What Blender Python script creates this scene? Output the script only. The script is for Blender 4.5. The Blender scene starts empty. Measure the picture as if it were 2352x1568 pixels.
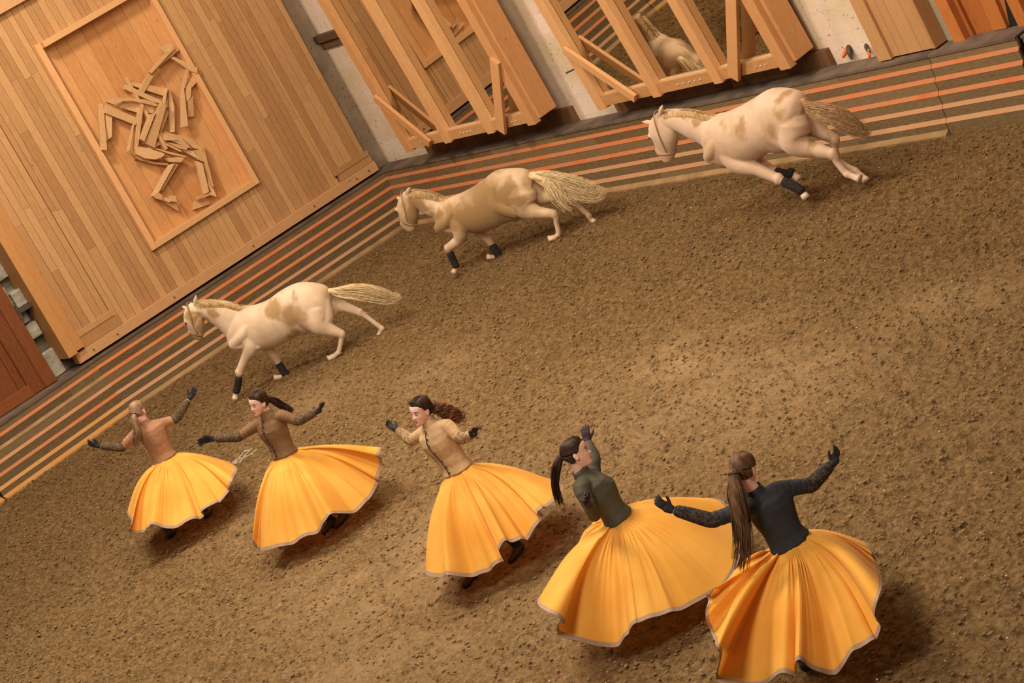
import bpy, bmesh, math, random
import numpy as np
from mathutils import Vector, Matrix
random.seed(7); RNG = np.random.default_rng(7)
SC = bpy.context.scene
COL = SC.collection

# ------------------------------------------------------------------ camera
cam_data = bpy.data.cameras.new('camera')
cam_data.sensor_width = 36.0
cam_data.lens = 5788.4 / 2352 * 36.0
cam_data.clip_end = 200
cam = bpy.data.objects.new('camera', cam_data); COL.objects.link(cam)
R_ = Vector((0.72669055, -0.5055635, -0.46510901)); U_ = Vector((0.51912635, -0.03928898, 0.85379401)); F_ = Vector((0.44992074, 0.86189438, -0.2339004))
cam.matrix_world = Matrix(((R_.x, U_.x, -F_.x, 0), (R_.y, U_.y, -F_.y, 0), (R_.z, U_.z, -F_.z, 6.8), (0, 0, 0, 1)))
SC.camera = cam

# ------------------------------------------------------------------ light
SC.view_settings.view_transform = 'Standard'
try: SC.view_settings.look = 'None'
except Exception: pass
SC.view_settings.gamma = 1.0
SC.view_settings.use_curve_mapping = False
SC.view_settings.exposure = -1.0
world = bpy.data.worlds.new('hall_light'); SC.world = world
world.use_nodes = True
world.node_tree.nodes['Background'].inputs[0].default_value = (1.0, 0.82, 0.64, 1)
world.node_tree.nodes['Background'].inputs[1].default_value = 0.34
def area(name, loc, target, size, power, col=(1.0, 0.83, 0.66)):
    d = bpy.data.lights.new(name, 'AREA'); d.energy = power; d.color = col; d.shape = 'DISK'; d.size = size
    o = bpy.data.objects.new(name, d); COL.objects.link(o); o.location = loc
    o.rotation_euler = (Vector(target) - Vector(loc)).to_track_quat('-Z', 'Y').to_euler()
    return o
area('roof_lamp', (7, 17, 9.5), (9, 18, 0), 2.6, 1500)
area('roof_lamp', (8, 25, 9.5), (10, 26, 0), 2.6, 1500)
area('roof_lamp', (11, 30.0, 9.5), (14, 33, 1.5), 1.2, 1100)
area('roof_lamp', (12.5, 21, 9.5), (15, 22, 0), 2.4, 1100)
area('roof_lamp', (3, 9, 9.5), (8, 14, 0), 2.6, 1500)

# ------------------------------------------------------------------ materials
def mat(name, c1, c2=None, rough=.8, scale=8.0, bump=0.0, bscale=40.0, stretch=(1, 1, 1), metal=0.0, sheen=0.0, detail=6, c3=None, dist=0.01, spec=.3, contrast=(.3, .7)):
    m = bpy.data.materials.new(name); m.use_nodes = True
    nt = m.node_tree; N = nt.nodes; L = nt.links; b = N['Principled BSDF']
    b.inputs['Roughness'].default_value = rough; b.inputs['Metallic'].default_value = metal
    b.inputs['Specular IOR Level'].default_value = spec
    if sheen: b.inputs['Sheen Weight'].default_value = sheen
    b.inputs['Base Color'].default_value = (*c1, 1)
    tc = N.new('ShaderNodeTexCoord'); mp = N.new('ShaderNodeMapping'); mp.inputs['Scale'].default_value = stretch
    L.new(tc.outputs['Object'], mp.inputs['Vector'])
    m['_v'] = 1
    if c2:
        n = N.new('ShaderNodeTexNoise'); n.inputs['Scale'].default_value = scale; n.inputs['Detail'].default_value = detail
        L.new(mp.outputs[0], n.inputs['Vector'])
        r = N.new('ShaderNodeValToRGB'); r.name = 'ramp'
        r.color_ramp.elements[0].position = contrast[0]; r.color_ramp.elements[1].position = contrast[1]
        r.color_ramp.elements[0].color = (*c1, 1); r.color_ramp.elements[1].color = (*c2, 1)
        if c3:
            e = r.color_ramp.elements.new((contrast[0] + contrast[1]) / 2); e.color = (*c3, 1)
        L.new(n.outputs['Fac'], r.inputs[0]); L.new(r.outputs[0], b.inputs['Base Color'])
    if bump:
        n2 = N.new('ShaderNodeTexNoise'); n2.inputs['Scale'].default_value = bscale; n2.inputs['Detail'].default_value = 4
        L.new(mp.outputs[0], n2.inputs['Vector'])
        bp = N.new('ShaderNodeBump'); bp.inputs['Strength'].default_value = bump; bp.inputs['Distance'].default_value = dist
        L.new(n2.outputs['Fac'], bp.inputs['Height']); L.new(bp.outputs[0], b.inputs['Normal'])
    return m
def N_(m): return m.node_tree.nodes, m.node_tree.links
def wood(name, dark, light, stretch, rough=.6, knots=True, tone=.35, bump=.15):
    """plank wood: the face attribute 'tone' gives every board its own shade, grain runs where stretch is small"""
    m = bpy.data.materials.new(name); m.use_nodes = True; N, L = N_(m); b = N['Principled BSDF']
    b.inputs['Roughness'].default_value = rough; b.inputs['Specular IOR Level'].default_value = .25
    tc = N.new('ShaderNodeTexCoord'); at = N.new('ShaderNodeAttribute'); at.attribute_name = 'tone'
    off = N.new('ShaderNodeVectorMath'); off.operation = 'MULTIPLY_ADD'; off.inputs[1].default_value = (31, 17, 23)
    L.new(at.outputs['Fac'], off.inputs[0]); L.new(tc.outputs['Object'], off.inputs[2])
    mp = N.new('ShaderNodeMapping'); mp.inputs['Scale'].default_value = stretch; L.new(off.outputs[0], mp.inputs['Vector'])
    n = N.new('ShaderNodeTexNoise'); n.inputs['Scale'].default_value = 10; n.inputs['Detail'].default_value = 6; n.inputs['Distortion'].default_value = .6
    L.new(mp.outputs[0], n.inputs['Vector'])
    mx = N.new('ShaderNodeMath'); mx.operation = 'MULTIPLY_ADD'; mx.inputs[1].default_value = 1 - tone
    t2 = N.new('ShaderNodeMath'); t2.operation = 'MULTIPLY'; t2.inputs[1].default_value = tone; L.new(at.outputs['Fac'], t2.inputs[0])
    L.new(n.outputs['Fac'], mx.inputs[0]); L.new(t2.outputs[0], mx.inputs[2])
    r = N.new('ShaderNodeValToRGB'); r.color_ramp.elements[0].position = .22; r.color_ramp.elements[1].position = .78
    r.color_ramp.elements[0].color = (*dark, 1); r.color_ramp.elements[1].color = (*light, 1)
    L.new(mx.outputs[0], r.inputs[0]); last = r.outputs[0]
    if knots:
        v = N.new('ShaderNodeTexVoronoi'); v.inputs['Scale'].default_value = 1.0; v.feature = 'F1'
        mk = N.new('ShaderNodeMapping'); mk.inputs['Scale'].default_value = tuple(2.6 if s > 1 else 1.9 for s in stretch)
        L.new(off.outputs[0], mk.inputs['Vector']); L.new(mk.outputs[0], v.inputs['Vector'])
        kr = N.new('ShaderNodeMapRange'); kr.inputs[1].default_value = .02; kr.inputs[2].default_value = .055; kr.inputs[3].default_value = .55; kr.inputs[4].default_value = 0
        L.new(v.outputs['Distance'], kr.inputs[0])
        mix = N.new('ShaderNodeMixRGB'); mix.inputs[2].default_value = (dark[0] * .45, dark[1] * .4, dark[2] * .4, 1)
        L.new(kr.outputs[0], mix.inputs[0]); L.new(last, mix.inputs[1]); last = mix.outputs[0]
    L.new(last, b.inputs['Base Color'])
    bp = N.new('ShaderNodeBump'); bp.inputs['Strength'].default_value = bump; bp.inputs['Distance'].default_value = .004
    L.new(n.outputs['Fac'], bp.inputs['Height']); L.new(bp.outputs[0], b.inputs['Normal'])
    return m
V_, HX, HY = (9, 9, .8), (.8, 9, 9), (9, .8, 9)
M = {}
M['pine_v'] = wood('pine planks upright', (.33, .162, .062), (.56, .325, .142), V_)
M['pine_h'] = wood('pine board level', (.40, .20, .08), (.62, .37, .18), HX)
M['pine_panel'] = wood('wide orange pine boards', (.47, .205, .065), (.66, .36, .145), (5, 5, .6))
M['relief'] = wood('pale sawn relief wood', (.50, .28, .12), (.66, .42, .21), (2, 2, 2), knots=False)
M['frame_v'] = wood('fresh pine studs', (.50, .235, .085), (.74, .42, .19), V_)
M['frame_h'] = wood('fresh pine rail', (.46, .225, .08), (.68, .40, .18), HY)
M['door'] = wood('red brown door wood', (.12, .034, .010), (.27, .085, .024), V_)
M['casing'] = wood('dull pine casing', (.40, .20, .08), (.60, .34, .15), V_)
M['board_x'] = wood('weathered kickboard', (.085, .052, .022), (.22, .145, .068), (1.2, 9, 9), rough=.75, tone=.25)
M['board_y'] = wood('weathered kickboard', (.10, .064, .028), (.25, .165, .078), (9, 1.2, 9), rough=.75, tone=.25)
M['strip_o'] = mat('orange worn ledge', (.50, .125, .035), (.38, .17, .085), rough=.75, scale=2.2, c3=(.47, .17, .065), bump=.2, bscale=60)
M['strip_l'] = mat('faded orange ledge', (.46, .21, .095), (.42, .25, .13), rough=.8, scale=3, bump=.2, bscale=60)
M['strip_y'] = mat('amber worn ledge', (.50, .22, .05), (.46, .26, .09), rough=.7, scale=3, bump=.2, bscale=60)
M['strip_t'] = mat('tan bare ledge', (.24, .145, .06), (.38, .24, .11), rough=.8, scale=3, bump=.3, bscale=40)
M['cap'] = mat('grey rubber topped cap', (.085, .062, .05), (.19, .135, .095), rough=.75, scale=3, bump=.2, bscale=60)
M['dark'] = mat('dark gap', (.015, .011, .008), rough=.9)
M['iron'] = mat('dark iron', (.05, .04, .035), (.12, .09, .07), rough=.6, scale=20, metal=.4)
M['plug'] = mat('orange plastic fitting', (.65, .13, .02), rough=.5)
M['bolt'] = mat('bright bolt head', (.75, .68, .55), rough=.35, metal=.6)
M['mirror'] = mat('silvered glass', (.70, .66, .58), rough=.012, metal=1.0)
M['edge'] = mat('bevelled glass edge', (.60, .50, .36), rough=.3)
M['skin'] = mat('skin', (.84, .48, .38), (.92, .59, .49), rough=.5, scale=9, bump=.05, bscale=90, dist=.002)
M['skin'].node_tree.nodes['Principled BSDF'].inputs['Subsurface Weight'].default_value = .12
M['skin'].node_tree.nodes['Principled BSDF'].inputs['Subsurface Radius'].default_value = (.02, .008, .004)
M['lips'] = mat('lips', (.52, .10, .08), rough=.4)
M['brow'] = mat('brow hair', (.06, .032, .02), rough=.8)
M['eye_w'] = mat('eye white', (.75, .70, .64), rough=.2)
M['eye_d'] = mat('dark iris', (.03, .018, .012), rough=.15)
M['glove'] = mat('black knitted glove', (.018, .016, .018), (.035, .030, .034), rough=.75, scale=30, bump=.3, bscale=220, dist=.002)
M['glove_p'] = mat('dark plum glove', (.045, .025, .032), (.07, .04, .05), rough=.8, scale=30, bump=.3, bscale=220, dist=.002)
M['boot'] = mat('dark leather boot', (.022, .018, .018), (.05, .038, .03), rough=.55, scale=12)
def jacket_mat(n, a, b, **k): return mat(n, a, b, rough=k.get('rough', .72), scale=5, bump=.5, bscale=11, dist=.03, spec=.35)
M['j1'] = jacket_mat('rose brown leather', (.26, .125, .062), (.40, .21, .11))
M['j2'] = jacket_mat('brown leather', (.145, .075, .032), (.23, .125, .055))
M['j3'] = jacket_mat('camel suede', (.40, .25, .125), (.56, .37, .20))
M['j4'] = jacket_mat('olive grey leather', (.055, .052, .036), (.10, .092, .062))
M['j5'] = jacket_mat('black navy wool', (.014, .015, .020), (.03, .032, .042))
M['lace_k'] = mat('black brown lace', (.018, .014, .012), (.075, .055, .038), rough=.8, scale=45, bump=.6, bscale=120, contrast=(.42, .6))
M['lace'] = mat('brown flecked lace', (.065, .042, .022), (.15, .095, .048), rough=.8, scale=45, bump=.6, bscale=120, contrast=(.42, .6))
M['lace_p'] = mat('camel lace', (.22, .13, .065), (.46, .30, .16), rough=.8, scale=35, bump=.5, bscale=120, contrast=(.42, .6))
M['placket'] = mat('dark jacket edge', (.05, .03, .02), rough=.6)
def skirt_mat():
    m = mat('marigold cotton', (.84, .385, .045), (.96, .51, .095), rough=.8, scale=2.5, sheen=.04, bump=.12, bscale=60, dist=.004)
    N, L = N_(m); b = N['Principled BSDF']
    tr = N.new('ShaderNodeBsdfTranslucent'); tr.inputs[0].default_value = (.85, .36, .05, 1)
    mx = N.new('ShaderNodeMixShader'); mx.inputs[0].default_value = .22
    L.new(b.outputs[0], mx.inputs[1]); L.new(tr.outputs[0], mx.inputs[2]); L.new(mx.outputs[0], N['Material Output'].inputs[0])
    return m
M['skirt'] = skirt_mat()
M['hem'] = mat('grey taupe hem tape', (.33, .22, .15), (.42, .29, .21), rough=.8, scale=12)
M['h_dark'] = mat('dark brown hair', (.016, .008, .005), (.06, .027, .014), rough=.5, scale=30, stretch=(1, 1, .15), spec=.2)
M['h_mid'] = mat('brown hair', (.05, .025, .013), (.20, .105, .052), rough=.5, scale=30, stretch=(1, 1, .15), spec=.2)
M['h_curl'] = mat('auburn tipped curls', (.035, .014, .006), (.26, .095, .03), rough=.5, scale=9, spec=.4)
M['h_light'] = mat('ash brown hair', (.16, .085, .045), (.38, .23, .13), rough=.45, scale=30, stretch=(1, 1, .15), spec=.4)
M['hoof'] = mat('pale horn', (.55, .42, .32), (.68, .55, .45), rough=.5, scale=20)
M['wrap'] = mat('black leg wrap', (.012, .010, .010), (.03, .026, .024), rough=.9, scale=30, bump=.4, bscale=80)
M['cord'] = mat('thin leather cord', (.28, .17, .08), rough=.7)
M['tail_y'] = mat('cream yellow horse hair', (.50, .33, .14), (.82, .66, .40), rough=.5, scale=14, stretch=(1, 4, 4), spec=.3)
M['mane'] = mat('tan mane hair', (.40, .25, .11), (.58, .40, .21), rough=.7, scale=14, spec=.15)
M['tail_b'] = mat('tan brown horse hair', (.17, .085, .035), (.48, .29, .14), rough=.5, scale=12, stretch=(1, 4, 4), spec=.3)
M['rope'] = mat('pale frayed cord', (.50, .42, .32), (.66, .58, .46), rough=.9, scale=60)

# stone walls
def stone(name, c1, c2, spotc, brick=True):
    m = bpy.data.materials.new(name); m.use_nodes = True; N, L = N_(m); b = N['Principled BSDF']; b.inputs['Roughness'].default_value = .9
    tc = N.new('ShaderNodeTexCoord'); sp = N.new('ShaderNodeSeparateXYZ'); cb = N.new('ShaderNodeCombineXYZ')
    L.new(tc.outputs['Object'], sp.inputs[0]); L.new(sp.outputs['Y'], cb.inputs[0]); L.new(sp.outputs['Z'], cb.inputs[1])
    bk = N.new('ShaderNodeTexBrick'); bk.inputs['Scale'].default_value = 1.0; bk.inputs['Brick Width'].default_value = .62; bk.inputs['Row Height'].default_value = .31
    bk.inputs['Mortar Size'].default_value = .006; bk.inputs['Mortar Smooth'].default_value = .6
    bk.inputs[1].default_value = (*c1, 1); bk.inputs[2].default_value = (*c2, 1); bk.inputs[3].default_value = (c1[0] * .84, c1[1] * .80, c1[2] * .74, 1)
    L.new(cb.outputs[0], bk.inputs['Vector'])
    n = N.new('ShaderNodeTexNoise'); n.inputs['Scale'].default_value = 1.6; n.inputs['Detail'].default_value = 8; L.new(tc.outputs['Object'], n.inputs['Vector'])
    r1 = N.new('ShaderNodeMapRange'); r1.inputs[1].default_value = .40; r1.inputs[2].default_value = .66; r1.inputs[3].default_value = 0; r1.inputs[4].default_value = .75; L.new(n.outputs['Fac'], r1.inputs[0])
    m1 = N.new('ShaderNodeMixRGB'); m1.inputs[2].default_value = (*spotc, 1); L.new(r1.outputs[0], m1.inputs[0]); L.new(bk.outputs[0], m1.inputs[1])
    v = N.new('ShaderNodeTexNoise'); v.inputs['Scale'].default_value = 22; v.inputs['Detail'].default_value = 5; L.new(tc.outputs['Object'], v.inputs['Vector'])
    r2 = N.new('ShaderNodeMapRange'); r2.inputs[1].default_value = .64; r2.inputs[2].default_value = .70; r2.inputs[3].default_value = 0; r2.inputs[4].default_value = .75; L.new(v.outputs['Fac'], r2.inputs[0])
    m2 = N.new('ShaderNodeMixRGB'); m2.inputs[2].default_value = (.10, .06, .025, 1); L.new(r2.outputs[0], m2.inputs[0]); L.new(m1.outputs[0], m2.inputs[1])
    L.new(m2.outputs[0], b.inputs['Base Color'])
    bp = N.new('ShaderNodeBump'); bp.inputs['Strength'].default_value = .5; bp.inputs['Distance'].default_value = .02; L.new(n.outputs['Fac'], bp.inputs['Height']); L.new(bp.outputs[0], b.inputs['Normal'])
    return m
M['lime'] = stone('pale limestone blocks', (.80, .65, .53), (.74, .59, .45), (.60, .47, .27))
M['grey'] = mat('rough grey masonry', (.10, .09, .065), (.30, .27, .21), rough=.95, scale=3.5, c3=(.17, .15, .105), bump=.8, bscale=6, dist=.05)

# sand
def sand():
    m = bpy.data.materials.new('churned riding sand'); m.use_nodes = True; N, L = N_(m); b = N['Principled BSDF']
    b.inputs['Roughness'].default_value = .95; b.inputs['Specular IOR Level'].default_value = .1
    tc = N.new('ShaderNodeTexCoord')
    def noise(s, d=6, rough=.6):
        n = N.new('ShaderNodeTexNoise'); n.inputs['Scale'].default_value = s; n.inputs['Detail'].default_value = d; n.inputs['Roughness'].default_value = rough
        L.new(tc.outputs['Object'], n.inputs['Vector']); return n
    a = noise(15, 10, .78); r = N.new('ShaderNodeValToRGB'); r.color_ramp.elements[0].position = .40; r.color_ramp.elements[1].position = .62
    r.color_ramp.elements[0].color = (.21, .125, .048, 1); r.color_ramp.elements[1].color = (.57, .365, .162, 1)
    L.new(a.outputs['Fac'], r.inputs[0])
    at = N.new('ShaderNodeAttribute'); at.attribute_name = 'dry'
    mx = N.new('ShaderNodeMixRGB'); mx.inputs[2].default_value = (.68, .45, .23, 1); L.new(at.outputs['Fac'], mx.inputs[0]); L.new(r.outputs[0], mx.inputs[1])
    # tiny pale chips of wood mixed in the sand
    v = N.new('ShaderNodeTexVoronoi'); v.inputs['Scale'].default_value = 11; v.inputs['Randomness'].default_value = 1
    mp = N.new('ShaderNodeMapping'); mp.inputs['Scale'].default_value = (1, 1.6, 1); L.new(tc.outputs['Object'], mp.inputs['Vector']); L.new(mp.outputs[0], v.inputs['Vector'])
    cr = N.new('ShaderNodeMapRange'); cr.inputs[1].default_value = .08; cr.inputs[2].default_value = .12; cr.inputs[3].default_value = 1; cr.inputs[4].default_value = 0; L.new(v.outputs['Distance'], cr.inputs[0])
    sc = N.new('ShaderNodeSeparateColor'); L.new(v.outputs['Color'], sc.inputs[0])
    gt = N.new('ShaderNodeMath'); gt.operation = 'GREATER_THAN'; gt.inputs[1].default_value = .62; L.new(sc.outputs[0], gt.inputs[0])
    mu = N.new('ShaderNodeMath'); mu.operation = 'MULTIPLY'; L.new(gt.outputs[0], mu.inputs[0]); L.new(cr.outputs[0], mu.inputs[1])
    m3 = N.new('ShaderNodeMixRGB'); m3.inputs[2].default_value = (.68, .52, .32, 1); L.new(mu.outputs[0], m3.inputs[0]); L.new(mx.outputs[0], m3.inputs[1])
    L.new(m3.outputs[0], b.inputs['Base Color'])
    f = noise(22, 10, .8); bp = N.new('ShaderNodeBump'); bp.inputs['Strength'].default_value = 1.0; bp.inputs['Distance'].default_value = .05
    cv = N.new('ShaderNodeTexVoronoi'); cv.inputs['Scale'].default_value = 26; L.new(tc.outputs['Object'], cv.inputs['Vector'])
    ad = N.new('ShaderNodeMath'); ad.operation = 'MULTIPLY_ADD'; ad.inputs[1].default_value = -.45; L.new(cv.outputs['Distance'], ad.inputs[0]); L.new(f.outputs['Fac'], ad.inputs[2])
    L.new(ad.outputs[0], bp.inputs['Height']); L.new(bp.outputs[0], b.inputs['Normal'])
    # dark brown noise patches mixed into the sand
    hn = noise(7, 10, .8); hr = N.new('ShaderNodeMapRange'); hr.inputs[1].default_value = .36; hr.inputs[2].default_value = .46; hr.inputs[3].default_value = .65; hr.inputs[4].default_value = 0; L.new(hn.outputs['Fac'], hr.inputs[0])
    m4 = N.new('ShaderNodeMixRGB'); m4.inputs[2].default_value = (.10, .058, .02, 1); L.new(hr.outputs[0], m4.inputs[0]); L.new(m3.outputs[0], m4.inputs[1]); 
    da = N.new('ShaderNodeAttribute'); da.attribute_name = 'far_shade'  # light falling off towards the walls, multiplied into the sand colour
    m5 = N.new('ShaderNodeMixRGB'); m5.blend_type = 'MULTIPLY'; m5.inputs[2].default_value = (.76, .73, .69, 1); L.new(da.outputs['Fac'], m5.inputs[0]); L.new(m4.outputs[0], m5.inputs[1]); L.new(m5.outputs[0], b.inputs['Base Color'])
    return m
M['sand'] = sand()

# ------------------------------------------------------------------ builders
def link(o, parent=None):
    COL.objects.link(o)
    if parent is not None: o.parent = parent
    return o
def mesh_obj(name, V, F, m, parent=None, smooth=True, tone=None, kind=None):
    me = bpy.data.meshes.new(name); me.from_pydata([tuple(map(float, v)) for v in V], [], F); me.update()
    if smooth: me.polygons.foreach_set('use_smooth', [True] * len(me.polygons))
    me.materials.append(m)
    if tone is not None:
        a = me.attributes.new('tone', 'FLOAT', 'FACE'); a.data.foreach_set('value', tone)
    o = bpy.data.objects.new(name, me); link(o, parent)
    if kind: o['kind'] = kind
    return o
def tag(o, label=None, cat=None, group=None):
    if label: o['label'] = label
    if cat: o['category'] = cat
    if group: o['group'] = group
    return o
def thing(name, label, cat, loc=(0, 0, 0), rotz=0.0, group=None):
    o = bpy.data.objects.new(name, None); COL.objects.link(o); o.location = loc; o.rotation_euler = (0, 0, rotz); o.empty_display_size = .2
    return tag(o, label, cat, group)
class MB:
    """collects boxes / prisms with a tone per board into one mesh"""
    def __init__(s): s.V = []; s.F = []; s.T = []
    def add(s, V, F, tone=None):
        n = len(s.V); s.V += [tuple(v) for v in V]; s.F += [tuple(i + n for i in f) for f in F]
        t = random.random() if tone is None else tone; s.T += [t] * len(F)
    def box(s, x0, x1, y0, y1, z0, z1, tone=None):
        V = [(x, y, z) for x in (x0, x1) for y in (y0, y1) for z in (z0, z1)]
        s.add(V, [(0, 1, 3, 2), (4, 6, 7, 5), (0, 4, 5, 1), (2, 3, 7, 6), (0, 2, 6, 4), (1, 5, 7, 3)], tone)
    def prism(s, pts, off, tone=None):
        """pts: list of 3-D points of the front face, off: vector to the back face"""
        n = len(pts); o = Vector(off); V = [Vector(p) for p in pts] + [Vector(p) + o for p in pts]
        F = [tuple(range(n)), tuple(reversed(range(n, 2 * n)))] + [(i, i + n, (i + 1) % n + n, (i + 1) % n) for i in range(n)]
        s.add(V, F, tone)
    def beam(s, a, b, w, d, wdir, tone=None):
        """square timber from a to b, width w along wdir, depth d"""
        a = Vector(a); b = Vector(b); x = (b - a).normalized(); wd = Vector(wdir); wd = (wd - x * wd.dot(x)).normalized(); dd = x.cross(wd)
        V = [p + wd * (w / 2 * i) + dd * (d / 2 * j) for p in (a, b) for i in (-1, 1) for j in (-1, 1)]
        s.add(V, [(0, 1, 3, 2), (4, 6, 7, 5), (0, 4, 5, 1), (2, 3, 7, 6), (0, 2, 6, 4), (1, 5, 7, 3)], tone)
    def build(s, name, m, parent=None, kind=None, bevel=0):
        o = mesh_obj(name, s.V, s.F, m, parent, smooth=False, tone=s.T, kind=kind)
        bm = bmesh.new(); bm.from_mesh(o.data); bmesh.ops.recalc_face_normals(bm, faces=bm.faces); bm.to_mesh(o.data); bm.free()
        if bevel:
            b = o.modifiers.new('bevel', 'BEVEL'); b.width = bevel; b.segments = 2; b.limit_method = 'ANGLE'
        return o
def loft(rings, cap=True):
    n = len(rings[0]); V = []; F = []
    for r in rings: V += [Vector(p) for p in r]
    for i in range(len(rings) - 1):
        for j in range(n):
            F.append((i * n + j, i * n + (j + 1) % n, (i + 1) * n + (j + 1) % n, (i + 1) * n + j))
    if cap:
        for i, rev in ((0, True), (len(rings) - 1, False)):
            c = sum((Vector(p) for p in rings[i]), Vector()) / n; V.append(c); k = len(V) - 1
            for j in range(n):
                f = (i * n + j, i * n + (j + 1) % n, k); F.append(tuple(reversed(f)) if rev else f)
    return V, F
def ring(c, a, b, n=24, p=2.0):
    c = Vector(c); a = Vector(a); b = Vector(b); out = []
    for i in range(n):
        t = 2 * math.pi * i / n; ct, st = math.cos(t), math.sin(t)
        ct = math.copysign(abs(ct) ** (2 / p), ct); st = math.copysign(abs(st) ** (2 / p), st)
        out.append(c + a * ct + b * st)
    return out
def crom(P, k=6, closed=False):
    """Catmull-Rom through rows of numbers"""
    P = [np.array(p, float) for p in P]; n = len(P); out = []
    rng = n if closed else n - 1
    for i in range(rng):
        g = (lambda j: P[j % n]) if closed else (lambda j: P[min(max(j, 0), n - 1)])
        a, b, c, d = g(i - 1), g(i), g(i + 1), g(i + 2)
        for s in range(k):
            t = s / k
            out.append(.5 * ((2 * b) + (c - a) * t + (2 * a - 5 * b + 4 * c - d) * t * t + (3 * b - a - 3 * c + d) * t ** 3))
    if not closed: out.append(P[-1])
    return out
def limb(pts, rad, n=14, k=4, flat=1.0, cap=True):
    """round tapering tube with rounded ends"""
    rows = crom([list(p) + [r] for p, r in zip(pts, rad)], k)
    C = [Vector(r[:3]) for r in rows]; Rr = [max(.001, r[3]) for r in rows]
    up = Vector((0, 0, 1)); rings = []
    T = [(C[min(i + 1, len(C) - 1)] - C[max(i - 1, 0)]).normalized() for i in range(len(C))]
    if abs(T[0].z) > .9: up = Vector((0, 1, 0))
    a = (up - T[0] * up.dot(T[0])).normalized()
    if cap:
        for q in (1.0, .9, .6): rings.append((C[0] - T[0] * Rr[0] * q * .8, T[0], Rr[0] * math.sqrt(max(.02, 1 - q * q))))
    for c, t, r in zip(C, T, Rr): rings.append((c, t, r))
    if cap:
        for q in (.6, .9, 1.0): rings.append((C[-1] + T[-1] * Rr[-1] * q * .8, T[-1], Rr[-1] * math.sqrt(max(.02, 1 - q * q))))
    out = []
    for c, t, r in rings:
        a = (a - t * a.dot(t)).normalized(); b = t.cross(a)
        out.append(ring(c, a * r, b * r * flat, n))
    return loft(out)
def join(parts):
    V = []; F = []
    for v, f in parts:
        n = len(V); V += list(v); F += [tuple(i + n for i in q) for q in f]
    return V, F
def fused(name, parts, voxel, m, parent=None, smooth=4, factor=.5):
    """one continuous skin over overlapping volumes"""
    V, F = join(parts)
    me = bpy.data.meshes.new(name); me.from_pydata([tuple(v) for v in V], [], F); me.update()
    bm = bmesh.new(); bm.from_mesh(me); bmesh.ops.recalc_face_normals(bm, faces=bm.faces); bm.to_mesh(me); bm.free()
    o = bpy.data.objects.new(name, me); COL.objects.link(o)
    r = o.modifiers.new('skin', 'REMESH'); r.mode = 'VOXEL'; r.voxel_size = voxel; r.use_smooth_shade = True
    if smooth:
        s = o.modifiers.new('relax', 'SMOOTH'); s.iterations = smooth; s.factor = factor
    dg = bpy.context.evaluated_depsgraph_get(); dg.update()
    ne = bpy.data.meshes.new_from_object(o.evaluated_get(dg))
    o.modifiers.clear(); o.data = ne; ne.name = name; bpy.data.meshes.remove(me)
    ne.polygons.foreach_set('use_smooth', [True] * len(ne.polygons)); ne.materials.clear(); ne.materials.append(m)
    if parent is not None: o.parent = parent
    return o
def strands(name, path, width, count, m, parent, side, r=.0025, seed=1, wav=.0, endw=1.0, curl=0.0, prof=None):
    """a lock of many thin hairs following a path"""
    rg = random.Random(seed); parts = []; P = crom(path, 6); n = len(P)
    side = Vector(side).normalized()
    for c in range(count):
        u = rg.uniform(-1, 1); w = rg.uniform(-1, 1); ph = rg.uniform(0, 6.28); fr = rg.uniform(.5, 1.3); ln = rg.uniform(.6, 1.0); pts = []
        m_ = max(4, int(n * ln))
        for i in range(m_):
            t = i / (n - 1); c0 = Vector(P[i][:3]); tt = (Vector(P[min(i + 1, n - 1)][:3]) - Vector(P[max(i - 1, 0)][:3])).normalized()
            s_ = (side - tt * side.dot(tt)).normalized(); d_ = tt.cross(s_)
            pr = (prof(t) if prof else min(1, .35 + 2.2 * t) * (1 - (1 - endw) * t)) * width
            off = s_ * (u * pr + math.sin(ph + fr * 6 * t) * wav * t) + d_ * (w * pr * .6 + math.cos(ph * 1.7 + fr * 5 * t) * wav * t)
            if curl: off += s_ * math.sin(t * 38 + ph) * curl + d_ * math.cos(t * 38 + ph) * curl
            pts.append(c0 + off)
        rr = [r * (1.15 - .8 * (i / (len(pts) - 1))) for i in range(len(pts))]
        parts.append(tube(pts, rr, 4))
    V, F = join(parts); return mesh_obj(name, V, F, m, parent)
def tube(pts, rr, n=6):
    rings = []; a = Vector((.3, .5, .8)).normalized()
    for i, p in enumerate(pts):
        t = (Vector(pts[min(i + 1, len(pts) - 1)]) - Vector(pts[max(i - 1, 0)]))
        t = t.normalized() if t.length > 1e-9 else Vector((0, 0, 1))
        a = a - t * a.dot(t); a = a.normalized() if a.length > 1e-6 else t.orthogonal().normalized()
        rings.append(ring(p, a * rr[i], t.cross(a) * rr[i], n))
    return loft(rings)

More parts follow.
